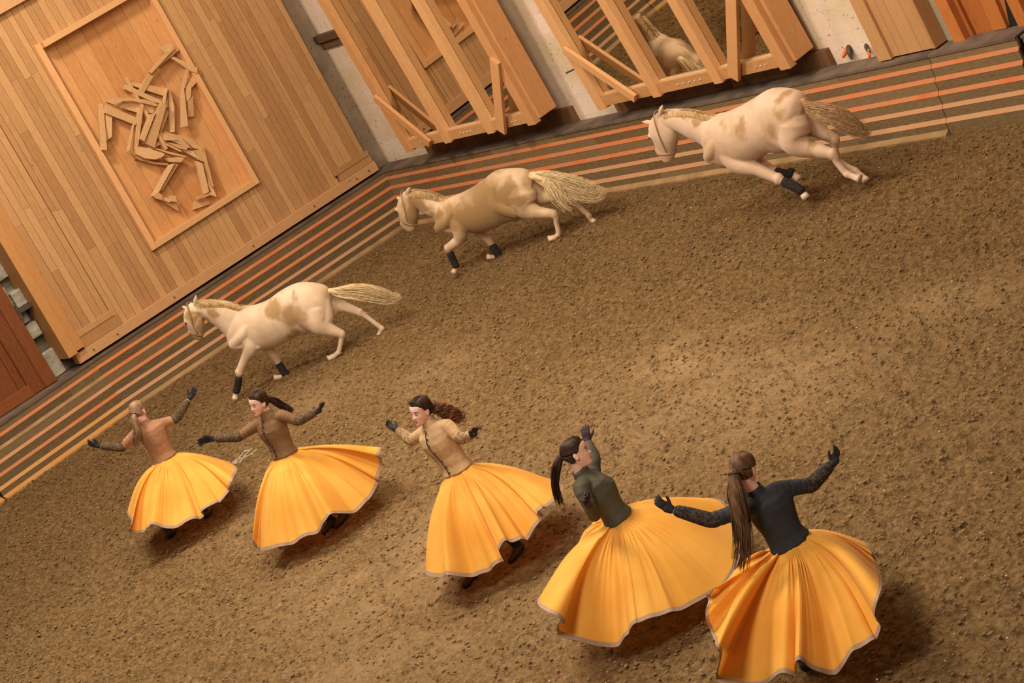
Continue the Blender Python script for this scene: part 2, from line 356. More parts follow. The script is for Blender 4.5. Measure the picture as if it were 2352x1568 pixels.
DANCERS = {"1":{"g":[9.367,26.481,0.0],"face":[0.676,0.737,0.0],"head":[9.27,26.532,1.461],"neck":[9.27,26.531,1.313],"chest":[9.285,26.524,1.178],"waist":[9.265,26.534,0.887],"hip":[9.256,26.539,0.781],"ls":[9.136,26.568,1.258],"le":[8.941,26.703,1.198],"lw":[8.776,26.846,1.329],"lh":[8.666,26.903,1.433],"rs":[9.381,26.473,1.22],"re":[9.567,26.399,1.183],"rw":[9.798,26.312,1.307],"rh":[9.92,26.249,1.387],"hf":[0.795,0.563,-0.225],"hu":[0.16,0.011,0.987],"ln":[0.671,0.666,0.325],"rn":[0.3,0.948,0.103],"tail":[[9.188,26.439,1.488],[9.142,26.418,1.443],[9.122,26.417,1.339],[9.062,26.448,1.245],[9.021,26.492,1.146]],"hem":[[8.602,26.661,0.516],[8.412,26.066,0.549],[8.383,26.261,0.43],[8.449,26.092,0.44],[8.515,26.014,0.409],[8.539,25.951,0.446],[8.625,25.922,0.361],[8.768,25.851,0.298],[8.941,25.798,0.244],[9.047,25.762,0.241],[9.059,25.693,0.329],[9.155,25.706,0.284],[9.295,25.694,0.292],[9.426,25.677,0.338],[9.526,25.646,0.435],[9.804,26.201,0.352],[9.991,26.978,0.307],[9.761,27.268,0.362],[9.421,27.408,0.365],[9.039,27.404,0.383]],"legs":{"l":[[9.256,26.539,0.706],[9.086,26.628,0.442],[8.92,26.714,0.188]],"r":[[9.329,26.501,0.675],[9.328,26.501,0.317],[9.307,26.512,0.045]]},"boots":[[[8.916,26.716,0.206],[8.819,26.767,0.163]],[[9.333,26.498,0.073],[9.386,26.471,-0.052]]]},"2":{"g":[9.244,23.254,0.0],"face":[-0.91,-0.414,-0.0],"head":[9.265,23.243,1.509],"neck":[9.291,23.252,1.369],"chest":[9.272,23.262,1.203],"waist":[9.242,23.255,0.95],"hip":[9.222,23.266,0.847],"ls":[9.355,23.106,1.298],"le":[9.438,22.972,1.187],"lw":[9.601,22.842,1.189],"lh":[9.679,22.756,1.23],"rs":[9.191,23.372,1.298],"re":[9.0,23.528,1.277],"rw":[8.806,23.663,1.377],"rh":[8.648,23.746,1.445],"hf":[-0.983,-0.157,0.098],"hu":[0.034,-0.245,0.969],"ln":[0.554,-0.327,0.766],"rn":[-0.609,-0.63,-0.483],"tail":[[9.376,23.287,1.495],[9.435,23.29,1.437],[9.483,23.276,1.349],[9.516,23.247,1.278],[9.541,23.212,1.247]],"hem":[[8.561,23.353,0.397],[8.489,23.333,0.251],[8.556,22.956,0.241],[8.671,22.769,0.243],[8.848,22.6,0.259],[8.948,22.51,0.302],[9.045,22.45,0.338],[9.299,22.546,0.205],[9.482,22.592,0.199],[9.691,22.633,0.262],[9.725,22.567,0.355],[9.841,22.61,0.415],[9.789,22.491,0.528],[9.842,22.499,0.593],[9.961,22.831,0.547],[10.024,23.667,0.421],[9.791,23.959,0.436],[9.501,24.131,0.473],[9.106,24.107,0.386]],"legs":{"l":[[9.226,23.264,0.73],[9.305,23.222,0.389],[9.293,23.229,0.062]],"r":[[9.311,23.219,0.704],[9.397,23.174,0.403],[9.415,23.165,0.086]]},"boots":[[[9.299,23.226,0.073],[9.202,23.276,-0.025]],[[9.421,23.162,0.097],[9.355,23.196,0.037]]]},"3":{"g":[8.98,19.134,0.0],"face":[-0.91,-0.414,-0.0],"head":[8.908,19.172,1.567],"neck":[8.927,19.184,1.426],"chest":[8.925,19.185,1.263],"waist":[8.935,19.157,0.983],"hip":[8.925,19.163,0.88],"ls":[8.993,19.037,1.349],"le":[8.985,18.906,1.23],"lw":[9.015,18.732,1.251],"lh":[9.06,18.618,1.337],"rs":[8.897,19.279,1.357],"re":[8.831,19.483,1.319],"rw":[8.822,19.623,1.436],"rh":[8.801,19.701,1.512],"hf":[-0.986,-0.129,0.103],"hu":[0.007,-0.201,0.98],"ln":[0.004,-0.999,-0.048],"rn":[0.216,-0.88,0.422],"tail":[[9.038,19.205,1.541],[9.087,19.202,1.476],[9.133,19.189,1.413],[9.155,19.178,1.337],[9.135,19.166,1.281]],"hem":[[8.251,19.23,0.327],[8.202,18.8,0.354],[8.329,18.719,0.275],[8.47,18.622,0.236],[8.583,18.522,0.253],[8.553,18.405,0.393],[8.634,18.339,0.435],[8.795,18.348,0.362],[8.899,18.318,0.388],[8.992,18.292,0.428],[8.946,18.244,0.506],[9.045,18.236,0.536],[9.167,18.284,0.489],[9.483,18.679,0.399],[9.744,19.24,0.35],[9.643,19.604,0.383],[9.453,19.868,0.447],[9.115,19.981,0.392],[8.749,19.884,0.277]],"legs":{"l":[[8.906,19.173,0.754],[8.773,19.242,0.423],[8.567,19.35,0.137]],"r":[[8.988,19.13,0.729],[9.038,19.103,0.363],[9.028,19.109,0.091]]},"boots":[[[8.641,19.311,0.145],[8.585,19.34,0.126]],[[9.047,19.099,0.107],[8.946,19.152,-0.01]]]},"4":{"g":[8.454,16.079,0.0],"face":[0.953,-0.302,0.0],"head":[8.426,16.093,1.43],"neck":[8.394,16.11,1.278],"chest":[8.435,16.088,1.098],"waist":[8.461,16.075,0.871],"hip":[8.454,16.079,0.764],"ls":[8.535,16.228,1.179],"le":[8.657,16.311,1.248],"lw":[8.717,16.392,1.358],"lh":[8.762,16.392,1.499],"rs":[8.271,15.994,1.22],"re":[8.232,15.946,1.011],"rw":[8.157,15.805,1.16],"rh":[8.112,15.738,1.292],"hf":[0.839,-0.542,-0.041],"hu":[0.076,0.09,0.993],"ln":[0.499,0.854,-0.148],"rn":[0.238,-0.969,0.059],"tail":[[8.324,16.147,1.468],[8.283,16.168,1.432],[8.23,16.196,1.355],[8.189,16.217,1.242],[8.169,16.227,1.123]],"hem":[[7.697,16.334,0.605],[7.475,15.848,0.682],[7.515,15.821,0.552],[7.538,16.014,0.419],[7.632,15.882,0.291],[7.77,15.787,0.164],[7.808,15.616,0.22],[7.819,15.49,0.318],[7.893,15.393,0.35],[8.026,15.324,0.317],[8.166,15.3,0.26],[8.467,15.303,0.189],[8.673,15.309,0.215],[8.968,15.524,0.259],[9.296,15.932,0.284],[9.364,16.128,0.379],[9.288,16.493,0.422],[9.029,16.817,0.438],[8.739,17.018,0.564],[8.617,17.027,0.511],[8.375,16.998,0.423]],"legs":{"l":[[8.445,16.083,0.629],[8.412,16.101,0.296],[8.39,16.112,0.039]],"r":[[8.533,16.037,0.614],[8.542,16.033,0.24],[8.525,16.041,-0.006]]},"boots":[[[8.4,16.107,0.061],[8.313,16.152,-0.026]],[[8.535,16.036,0.016],[8.462,16.074,-0.066]]]},"5":{"g":[8.164,13.612,0.0],"face":[0.676,0.737,0.0],"head":[8.163,13.613,1.46],"neck":[8.162,13.613,1.287],"chest":[8.204,13.591,1.155],"waist":[8.203,13.592,0.904],"hip":[8.193,13.597,0.797],"ls":[8.053,13.614,1.234],"le":[7.836,13.738,1.287],"lw":[7.678,13.866,1.474],"lh":[7.609,13.902,1.6],"rs":[8.302,13.54,1.222],"re":[8.51,13.499,1.132],"rw":[8.699,13.446,1.179],"rh":[8.801,13.415,1.263],"hf":[0.824,0.433,-0.364],"hu":[0.175,-0.057,0.983],"ln":[0.754,0.656,0.038],"rn":[0.104,0.969,0.224],"tail":[[8.032,13.523,1.533],[7.975,13.508,1.429],[7.921,13.514,1.28],[7.856,13.548,1.099],[7.767,13.616,0.919]],"hem":[[7.701,13.846,0.846],[7.597,13.871,0.782],[7.537,13.868,0.709],[7.493,13.841,0.602],[7.224,13.337,0.715],[7.343,13.793,0.355],[7.353,13.582,0.323],[7.382,13.372,0.323],[7.421,13.156,0.396],[7.491,13.108,0.338],[7.473,13.019,0.457],[7.525,12.984,0.424],[7.601,12.994,0.321],[7.716,12.986,0.229],[7.767,12.849,0.339],[7.859,12.806,0.334],[7.961,12.761,0.346],[7.996,12.68,0.473],[8.023,12.613,0.639],[8.469,13.224,0.491],[8.528,13.249,0.619],[8.955,14.028,0.351],[8.797,14.22,0.344],[8.571,14.399,0.381],[8.319,14.516,0.465]],"legs":{"l":[[8.162,13.613,0.679],[8.064,13.664,0.361],[7.945,13.726,0.092]],"r":[[8.241,13.572,0.665],[8.243,13.571,0.283],[8.229,13.578,-0.068]]},"boots":[[[7.954,13.722,0.112],[7.876,13.762,0.034]],[[8.251,13.567,0.008],[8.199,13.594,-0.113]]]}}
HORSES = {"1":{"g":[12.543,30.234,0.0],"ang":135,"torso":[[[0.368,0.0,0.909],[0.447,0.0,0.73],0.07],[[0.175,0.0,1.051],[0.404,0.0,0.602],0.17],[[0.015,0.0,1.095],[0.256,0.0,0.509],0.2],[[-0.13,0.0,1.057],[0.07,0.0,0.481],0.22],[[-0.321,0.0,1.041],[-0.168,0.0,0.429],0.235],[[-0.558,0.0,1.078],[-0.409,0.0,0.442],0.235],[[-0.806,0.0,1.076],[-0.613,0.0,0.421],0.24],[[-1.014,0.0,0.979],[-0.759,0.0,0.387],0.235],[[-1.144,0.0,0.861],[-0.921,0.0,0.41],0.17],[[-1.137,0.0,0.718],[-1.019,0.0,0.496],0.09]],"neck":[[[-0.051,0.0,1.093],[0.415,0.0,0.699],0.12],[[0.045,0.0,1.13],[0.426,0.0,0.853],0.115],[[0.16,0.0,1.249],[0.471,0.0,1.006],0.095],[[0.32,0.0,1.348],[0.539,0.0,1.121],0.08],[[0.467,0.0,1.414],[0.593,0.0,1.228],0.072],[[0.608,0.0,1.433],[0.694,0.0,1.259],0.06]],"head":[[[0.62,0.0,1.455],[0.57,0.0,1.267],0.07],[[0.718,0.0,1.418],[0.582,0.0,1.19],0.095],[[0.806,0.0,1.327],[0.612,0.0,1.105],0.1],[[0.827,0.0,1.221],[0.667,0.0,1.031],0.085],[[0.84,0.0,1.128],[0.705,0.0,0.982],0.062],[[0.85,0.0,1.066],[0.721,0.0,0.949],0.058],[[0.835,0.0,0.993],[0.747,0.0,0.939],0.04]],"fn":[[0.124,0.07,0.757,0.14],[0.145,0.14,0.597,0.1],[0.295,0.14,0.484,0.062],[0.457,0.13,0.356,0.05],[0.505,0.13,0.294,0.034],[0.596,0.12,0.182,0.033],[0.636,0.12,0.142,0.036],[0.662,0.12,0.112,0.033],[0.696,0.12,0.069,0.04]],"ff":[[0.016,-0.08,0.615,0.12],[0.029,-0.12,0.439,0.075],[0.023,-0.13,0.25,0.052],[0.021,-0.13,0.165,0.036],[0.013,-0.13,0.019,0.034],[0.011,-0.13,-0.015,0.036],[0.076,-0.13,-0.002,0.034],[0.14,-0.13,0.019,0.038]],"hn":[[-0.88,0.07,0.653,0.19],[-0.854,0.13,0.492,0.15],[-0.953,0.13,0.348,0.085],[-1.054,0.12,0.24,0.048],[-1.0,0.12,0.159,0.035],[-0.921,0.12,0.064,0.034],[-0.883,0.12,0.032,0.037],[-0.828,0.12,0.016,0.034],[-0.768,0.12,0.011,0.042]],"hf":[[-0.928,-0.07,0.659,0.17],[-1.053,-0.12,0.581,0.12],[-1.195,-0.13,0.487,0.07],[-1.328,-0.13,0.343,0.048],[-1.386,-0.13,0.242,0.034],[-1.465,-0.13,0.074,0.033],[-1.486,-0.13,0.024,0.036],[-1.441,-0.13,-0.013,0.033],[-1.409,-0.13,-0.04,0.04]],"tail":[[-1.158,0.0,0.798],[-1.267,0.0,0.731],[-1.459,0.02,0.657],[-1.633,0.03,0.555],[-1.772,0.02,0.43],[-1.867,0.0,0.346],[-1.989,0.0,0.362]],"tw":1.0,"ears":[[[0.557,0.048,1.42],[0.451,0.096,1.536]],[[0.74,-0.048,1.394],[0.802,-0.096,1.446]]],"eye":[0.798,0.0,1.241],"bridle":[[[0.656,0.07,1.441],[0.676,0.1,1.305],[0.709,0.1,1.172],[0.725,0.07,1.053]]],"nose":[[0.837,0.0,1.118],[0.697,0.0,0.995]],"boots":[["fn",4,6],["ff",3,5]],"mane":[[0.521,0.0,1.437],[0.362,0.0,1.363],[0.203,0.0,1.261],[0.094,0.0,1.161],[-0.04,0.0,1.074]]},"2":{"g":[15.533,28.772,0.0],"ang":118,"torso":[[[0.624,0.0,0.922],[0.718,0.0,0.708],0.07],[[0.495,0.0,1.041],[0.676,0.0,0.594],0.17],[[0.362,0.0,1.018],[0.517,0.0,0.521],0.2],[[0.164,0.0,1.013],[0.306,0.0,0.505],0.225],[[-0.045,0.0,1.027],[0.099,0.0,0.425],0.235],[[-0.268,0.0,1.069],[-0.09,0.0,0.408],0.24],[[-0.493,0.0,1.116],[-0.331,0.0,0.421],0.25],[[-0.729,0.0,1.063],[-0.491,0.0,0.389],0.25],[[-0.91,0.0,0.981],[-0.651,0.0,0.389],0.21],[[-0.968,0.0,0.84],[-0.833,0.0,0.519],0.11]],"neck":[[[0.251,0.0,1.019],[0.657,0.0,0.686],0.12],[[0.412,0.0,1.028],[0.682,0.0,0.827],0.115],[[0.504,0.0,1.118],[0.764,0.0,0.906],0.095],[[0.631,0.0,1.213],[0.837,0.0,0.998],0.082],[[0.755,0.0,1.282],[0.88,0.0,1.079],0.074],[[0.885,0.0,1.312],[0.962,0.0,1.158],0.06]],"head":[[[0.924,0.0,1.326],[0.854,0.0,1.152],0.07],[[1.036,0.0,1.267],[0.866,0.0,1.041],0.095],[[1.134,0.0,1.169],[0.91,0.0,0.941],0.1],[[1.171,0.0,1.05],[0.967,0.0,0.878],0.085],[[1.199,0.0,0.96],[1.016,0.0,0.829],0.062],[[1.218,0.0,0.883],[1.045,0.0,0.798],0.058],[[1.171,0.0,0.792],[1.08,0.0,0.771],0.04]],"fn":[[0.337,0.07,0.755,0.14],[0.336,0.14,0.573,0.11],[0.44,0.14,0.462,0.07],[0.642,0.13,0.411,0.052],[0.661,0.13,0.335,0.036],[0.678,0.12,0.195,0.034],[0.679,0.12,0.153,0.036],[0.692,0.12,0.125,0.034],[0.733,0.12,0.089,0.04]],"ff":[[0.26,-0.08,0.592,0.12],[0.248,-0.12,0.404,0.072],[0.185,-0.13,0.229,0.05],[0.18,-0.13,0.161,0.036],[0.17,-0.13,0.024,0.034],[0.179,-0.13,-0.006,0.036],[0.236,-0.13,0.006,0.034],[0.296,-0.13,0.026,0.038]],"hn":[[-0.749,0.08,0.698,0.2],[-0.746,0.13,0.529,0.15],[-0.889,0.13,0.413,0.08],[-1.075,0.12,0.319,0.05],[-1.038,0.12,0.211,0.036],[-0.998,0.12,0.081,0.035],[-0.971,0.12,0.05,0.037],[-0.926,0.12,0.033,0.034],[-0.864,0.12,0.031,0.042]],"hf":[[-0.795,-0.07,0.694,0.17],[-0.899,-0.12,0.553,0.12],[-1.082,-0.13,0.483,0.07],[-1.233,-0.13,0.381,0.048],[-1.281,-0.13,0.284,0.035],[-1.353,-0.13,0.121,0.034],[-1.37,-0.13,0.075,0.036],[-1.366,-0.13,0.036,0.033],[-1.39,-0.13,-0.012,0.04]],"tail":[[-0.973,0.0,0.878],[-1.129,0.02,0.799],[-1.308,0.04,0.671],[-1.471,0.04,0.533],[-1.614,0.02,0.409],[-1.744,0.0,0.353],[-1.817,0.0,0.422]],"tw":1.45,"ears":[[[0.874,0.04,1.293],[0.743,0.08,1.363]],[[1.078,-0.048,1.244],[1.154,-0.096,1.257]]],"eye":[1.144,0.0,1.123],"bridle":[[[0.938,0.07,1.313],[0.962,0.1,1.187],[0.999,0.1,1.068],[1.056,0.07,0.942]]],"nose":[[1.197,0.0,0.992],[1.004,0.0,0.85]],"boots":[["fn",4,6],["ff",3,5]],"mane":[[0.831,0.0,1.309],[0.683,0.0,1.248],[0.567,0.0,1.165],[0.475,0.0,1.075],[0.351,0.0,1.006]]},"3":{"g":[15.859,22.005,0.0],"ang":104,"torso":[[[1.305,0.0,1.125],[1.368,0.0,0.911],0.08],[[1.168,0.0,1.29],[1.294,0.0,0.778],0.19],[[1.045,0.0,1.322],[1.182,0.0,0.707],0.23],[[0.88,0.0,1.314],[0.959,0.0,0.681],0.25],[[0.668,0.0,1.329],[0.735,0.0,0.689],0.26],[[0.427,0.0,1.369],[0.506,0.0,0.738],0.27],[[0.188,0.0,1.41],[0.348,0.0,0.699],0.28],[[-0.013,0.0,1.365],[0.226,0.0,0.682],0.27],[[-0.168,0.0,1.272],[0.07,0.0,0.727],0.23],[[-0.196,0.0,1.128],[-0.07,0.0,0.857],0.12]],"neck":[[[0.916,0.0,1.309],[1.331,0.0,0.83],0.14],[[1.107,0.0,1.334],[1.366,0.0,1.026],0.13],[[1.256,0.0,1.427],[1.478,0.0,1.126],0.11],[[1.421,0.0,1.496],[1.575,0.0,1.223],0.09],[[1.569,0.0,1.541],[1.665,0.0,1.304],0.08],[[1.726,0.0,1.543],[1.763,0.0,1.373],0.07]],"head":[[[1.791,0.0,1.553],[1.679,0.0,1.365],0.08],[[1.899,0.0,1.509],[1.658,0.0,1.288],0.105],[[2.002,0.0,1.405],[1.69,0.0,1.195],0.11],[[2.02,0.0,1.279],[1.76,0.0,1.111],0.09],[[2.038,0.0,1.167],[1.815,0.0,1.052],0.07],[[2.055,0.0,1.083],[1.851,0.0,1.01],0.065],[[2.033,0.0,0.975],[1.917,0.0,0.961],0.045]],"fn":[[1.011,0.08,0.949,0.155],[0.915,0.14,0.756,0.12],[0.696,0.14,0.617,0.075],[0.499,0.13,0.444,0.056],[0.438,0.13,0.394,0.04],[0.318,0.12,0.275,0.038],[0.297,0.12,0.241,0.04],[0.29,0.12,0.212,0.036],[0.279,0.12,0.174,0.044]],"ff":[[0.933,-0.08,0.819,0.14],[0.867,-0.12,0.61,0.085],[0.766,-0.13,0.509,0.055],[0.704,-0.13,0.444,0.04],[0.584,-0.13,0.393,0.038],[0.515,-0.13,0.398,0.04],[0.501,-0.13,0.366,0.036],[0.476,-0.13,0.324,0.04]],"hn":[[-0.005,0.08,0.984,0.2],[0.03,0.13,0.81,0.17],[-0.11,0.13,0.664,0.095],[-0.338,0.12,0.546,0.055],[-0.345,0.12,0.448,0.04],[-0.379,0.12,0.315,0.038],[-0.4,0.12,0.283,0.04],[-0.449,0.12,0.243,0.036],[-0.5,0.12,0.21,0.044]],"hf":[[0.011,-0.08,0.977,0.18],[-0.075,-0.12,0.837,0.12],[-0.157,-0.13,0.714,0.075],[-0.248,-0.13,0.621,0.052],[-0.206,-0.13,0.535,0.038],[-0.178,-0.13,0.361,0.036],[-0.304,-0.13,0.218,0.04],[-0.339,-0.13,0.168,0.036],[-0.377,-0.13,0.096,0.042]],"tail":[[-0.21,0.0,1.179],[-0.261,0.02,1.079],[-0.405,0.04,1.003],[-0.546,0.04,0.919],[-0.652,0.02,0.799],[-0.738,0.0,0.672],[-0.836,0.0,0.599]],"tw":1.1,"ears":[[[1.701,0.048,1.553],[1.562,0.096,1.652]],[[1.969,-0.048,1.445],[2.168,-0.096,1.488]]],"eye":[2.004,0.0,1.318],"bridle":[[[1.778,0.08,1.546],[1.799,0.11,1.394],[1.834,0.1,1.224],[1.86,0.075,1.102]]],"nose":[[2.054,0.0,1.112],[1.82,0.0,1.054]],"boots":[["fn",4,6],["ff",3,5]],"mane":[[1.665,0.0,1.556],[1.481,0.0,1.512],[1.308,0.0,1.455],[1.178,0.0,1.385],[1.043,0.0,1.326]]}}
RELIEF = [[[[15.345,4.149],[15.351,4.105],[14.829,3.965],[14.81,4.005]],0.22,0.05],[[[15.433,4.082],[15.423,4.047],[15.054,3.993],[15.017,4.023],[15.264,4.061]],0.16,0.08],[[[15.143,4.219],[15.319,4.216],[15.384,4.141],[15.189,4.115]],0.2,0.02],[[[15.004,4.023],[15.059,4.004],[14.601,3.77],[14.546,3.84],[14.761,3.954]],0.14,0.04],[[[15.248,4.017],[15.299,4.009],[15.538,3.692],[15.482,3.621],[15.42,3.684]],0.18,0.05],[[[15.404,4.063],[15.537,3.952],[15.56,3.738],[15.419,3.944]],0.06,0.03],[[[15.381,3.76],[15.414,3.722],[15.213,3.528],[15.144,3.526]],0.15,0.03],[[[15.48,3.641],[15.563,3.647],[15.442,3.51],[15.345,3.482],[15.216,3.491],[15.244,3.536]],0.12,0.09],[[[15.143,3.523],[15.2,3.542],[14.943,3.028],[14.842,3.063]],0.17,0.04],[[[15.215,3.488],[15.319,3.493],[15.225,3.362],[15.129,3.334]],0.14,0.04],[[[15.164,3.338],[15.269,3.361],[15.138,3.099],[15.036,3.135]],0.12,0.05],[[[14.446,4.016],[14.506,4.024],[14.95,3.675],[14.997,3.66],[14.856,3.595],[14.666,3.788]],0.12,0.05],[[[14.383,4.015],[14.425,4.012],[14.768,3.557],[14.752,3.516],[14.654,3.589],[14.371,3.962]],0.16,0.06],[[[13.976,3.952],[14.109,3.939],[14.33,3.839],[14.562,3.684],[14.71,3.533],[14.675,3.512],[14.529,3.632],[14.351,3.768],[14.2,3.841],[14.074,3.849]],0.2,0.05],[[[14.126,3.805],[14.253,3.816],[14.505,3.658],[14.692,3.497],[14.612,3.44],[14.398,3.557]],0.1,0.03],[[[13.911,3.974],[13.975,3.939],[13.638,3.35],[13.553,3.387]],0.16,0.04],[[[13.933,3.808],[13.994,3.715],[13.836,3.464],[13.71,3.454]],0.12,0.05],[[[13.961,3.914],[13.985,3.9],[14.354,3.46],[14.294,3.453],[14.222,3.443],[13.901,3.818]],0.18,0.04],[[[14.736,3.539],[14.787,3.461],[14.314,3.009],[14.212,3.146]],0.2,0.09],[[[14.933,3.676],[14.966,3.658],[14.802,3.486],[14.759,3.489]],0.18,0.04],[[[14.486,3.473],[14.569,3.447],[14.205,3.167],[14.171,3.236]],0.22,0.06],[[[14.972,3.605],[15.007,3.607],[14.933,3.365],[14.751,3.041],[14.684,3.078]],0.1,0.05],[[[14.817,3.431],[14.845,3.335],[14.614,3.18],[14.472,3.097]],0.08,0.03],[[[14.243,3.509],[14.245,3.488],[13.919,3.169],[13.874,3.184]],0.2,0.03],[[[14.415,3.638],[14.496,3.634],[14.116,3.163],[14.027,3.162]],0.17,0.06],[[[14.042,3.188],[14.203,3.059],[14.31,2.949],[14.382,2.869],[14.334,2.845],[14.212,2.863],[14.074,2.96],[13.993,3.075]],0.22,0.06],[[[13.957,3.117],[14.045,3.048],[14.202,2.84],[14.39,2.715],[14.404,2.666],[14.188,2.818],[14.036,2.963]],0.12,0.04],[[[14.353,2.809],[14.598,2.702],[14.638,2.66],[14.551,2.628],[14.407,2.718]],0.18,0.08],[[[14.388,2.688],[14.463,2.666],[14.024,2.429],[13.91,2.424]],0.18,0.08],[[[14.497,2.655],[14.529,2.616],[14.107,2.409],[14.066,2.432]],0.12,0.04],[[[13.902,2.428],[14.008,2.438],[14.045,2.357],[14.0,2.302],[13.924,2.375]],0.18,0.05],[[[14.004,2.303],[14.056,2.333],[14.136,2.248],[14.099,2.207]],0.15,0.04],[[[14.144,2.301],[14.221,2.247],[14.19,2.163],[14.105,2.222]],0.18,0.05],[[[14.026,2.264],[14.219,2.145],[14.178,2.015]],0.1,0.04],[[[14.586,3.152],[14.781,2.964],[14.86,2.697],[14.61,2.978]],0.1,0.03],[[[14.77,3.003],[14.897,2.882],[15.016,2.623],[14.981,2.622],[14.89,2.693]],0.08,0.05],[[[14.455,3.029],[14.518,3.004],[14.674,2.756],[14.636,2.767]],0.14,0.04],[[[14.458,3.14],[14.568,3.14],[14.718,2.916],[14.453,3.063]],0.12,0.03],[[[14.505,3.007],[14.799,2.764],[14.737,2.737],[14.647,2.808]],0.17,0.04],[[[14.297,3.01],[14.346,2.982],[14.668,2.662],[14.637,2.665],[14.464,2.816]],0.19,0.04],[[[14.668,2.802],[14.849,2.661],[14.85,2.518],[14.747,2.677]],0.12,0.05],[[[14.867,2.669],[14.977,2.628],[14.921,2.415],[14.841,2.521]],0.14,0.06],[[[14.807,2.522],[14.871,2.445],[14.744,2.027],[14.658,2.035]],0.12,0.05],[[[15.005,2.671],[15.03,2.657],[14.815,2.064],[14.798,2.074],[14.895,2.407]],0.16,0.05],[[[14.913,2.343],[14.821,1.945],[14.783,1.957],[14.787,2.108]],0.09,0.04],[[[14.527,2.075],[14.712,2.01],[14.706,1.983],[14.498,2.03]],0.16,0.05],[[[14.736,2.034],[14.827,1.962],[14.81,1.9],[14.745,1.977]],0.1,0.05],[[[14.502,2.019],[14.696,1.894],[14.684,1.854],[14.406,1.92]],0.05,0.04]]

# ------------------------------------------------------------------ floor
def vnoise(x, y, seed):
    xi = np.floor(x).astype(int); yi = np.floor(y).astype(int); fx = x - xi; fy = y - yi
    fx = fx * fx * (3 - 2 * fx); fy = fy * fy * (3 - 2 * fy)
    h = lambda a, b: (np.modf(np.sin(a * 127.1 + b * 311.7 + seed * 74.7) * 43758.5453)[0]) % 1.0
    return (h(xi, yi) * (1 - fx) + h(xi + 1, yi) * fx) * (1 - fy) + (h(xi, yi + 1) * (1 - fx) + h(xi + 1, yi + 1) * fx) * fy
def build_floor():
    xs = np.concatenate([np.linspace(-9, 3.2, 40)[:-1], np.arange(3.2, 17.45, .022), [17.9]])
    ys = np.concatenate([np.linspace(-8, 9.5, 50)[:-1], np.arange(9.5, 34.3, .025), [34.9]])
    X, Y = np.meshgrid(xs, ys, indexing='ij')
    big = vnoise(X * .7, Y * .7, 1) * .6 + vnoise(X * 1.7, Y * 1.7, 2) * .4
    cl = vnoise(X * 5, Y * 5, 3) * .45 + vnoise(X * 9 + 3, Y * 9, 4) * .30 + vnoise(X * 15, Y * 15 + 5, 5) * .25 + (np.abs(vnoise(X * 12, Y * 12, 11) - .5) + np.abs(vnoise(X * 23, Y * 23, 12) - .5) * .6 - .4) * .55
    pit = np.clip(vnoise(X * 6.3 + 9, Y * 6.3, 6) - .72, 0, 1) * 2.4
    # smoother, drier ground where the dancers circle and by the horses' track
    dry = np.zeros_like(X)
    for cx, cy, rx, ry, s in DRY:
        dry = np.maximum(dry, s * np.exp(-(((X - cx) / rx) ** 2 + ((Y - cy) / ry) ** 2)))
    dryn = np.clip(dry * (.45 + 1.0 * vnoise(X * 2.2, Y * 2.2, 8)) * (.5 + cl), 0, 1)
    amp = 1 - .45 * np.clip(dry, 0, 1)
    ss = lambda v: np.clip(v, 0, 1) ** 2 * (3 - 2 * np.clip(v, 0, 1))
    far_shade = np.clip(np.maximum(ss((X - 10.5) / 5.0), ss((Y - 24.0) / 6.0)) * (.75 + .5 * vnoise(X * .9, Y * .9, 21)) - dry * .5, 0, 1)  # mask for the painted light falloff: sand darkens towards both walls
    crumb = np.clip(vnoise(X * 14, Y * 14, 31) - .52, 0, 1) * .055 + np.clip(vnoise(X * 21 + 4, Y * 21, 32) - .55, 0, 1) * .045
    Z = crumb * amp + (cl - .5) * .060 * amp - pit * .030 * amp + (big - .5) * .03 - .012
    Zedge = np.clip((17.2 - X) / .5, 0, 1) * np.clip((34.2 - Y) / .5, 0, 1)
    Z = Z * (.4 + .6 * Zedge)
    nx, ny = X.shape
    V = np.stack([X.ravel(), Y.ravel(), Z.ravel()], 1)
    i = np.arange(nx - 1)[:, None] * ny + np.arange(ny - 1)[None, :]
    Fq = np.stack([i, i + ny, i + ny + 1, i + 1], -1).reshape(-1, 4)
    me = bpy.data.meshes.new('floor'); me.vertices.add(len(V)); me.vertices.foreach_set('co', V.ravel())
    me.loops.add(Fq.size); me.loops.foreach_set('vertex_index', Fq.ravel().astype(np.int32))
    me.polygons.add(len(Fq)); me.polygons.foreach_set('loop_start', np.arange(0, Fq.size, 4, dtype=np.int32))
    me.update(); me.validate(); me.polygons.foreach_set('use_smooth', [True] * len(me.polygons))
    a = me.attributes.new('dry', 'FLOAT', 'POINT'); a.data.foreach_set('value', dryn.ravel())
    a = me.attributes.new('far_shade', 'FLOAT', 'POINT'); a.data.foreach_set('value', far_shade.ravel())
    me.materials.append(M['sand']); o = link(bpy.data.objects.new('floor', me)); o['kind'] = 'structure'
DRY = [(9.2, 20.2, .9, 1.6, .8), (8.6, 17.0, .7, 1.2, .6), (11.6, 19.0, 1.0, 1.6, .7), (12.4, 20.6, .8, 1.2, .6), (8.2, 21.0, .8, 1.6, .5), (13.2, 17.5, .5, 1.0, .4), (11.9, 28.3, .7, 1.2, .5), (7.4, 19.0, .8, 2.0, .4), (9.6, 24.5, .7, 1.5, .35), (12.6, 26.0, .6, 1.0, .35)]
build_floor()
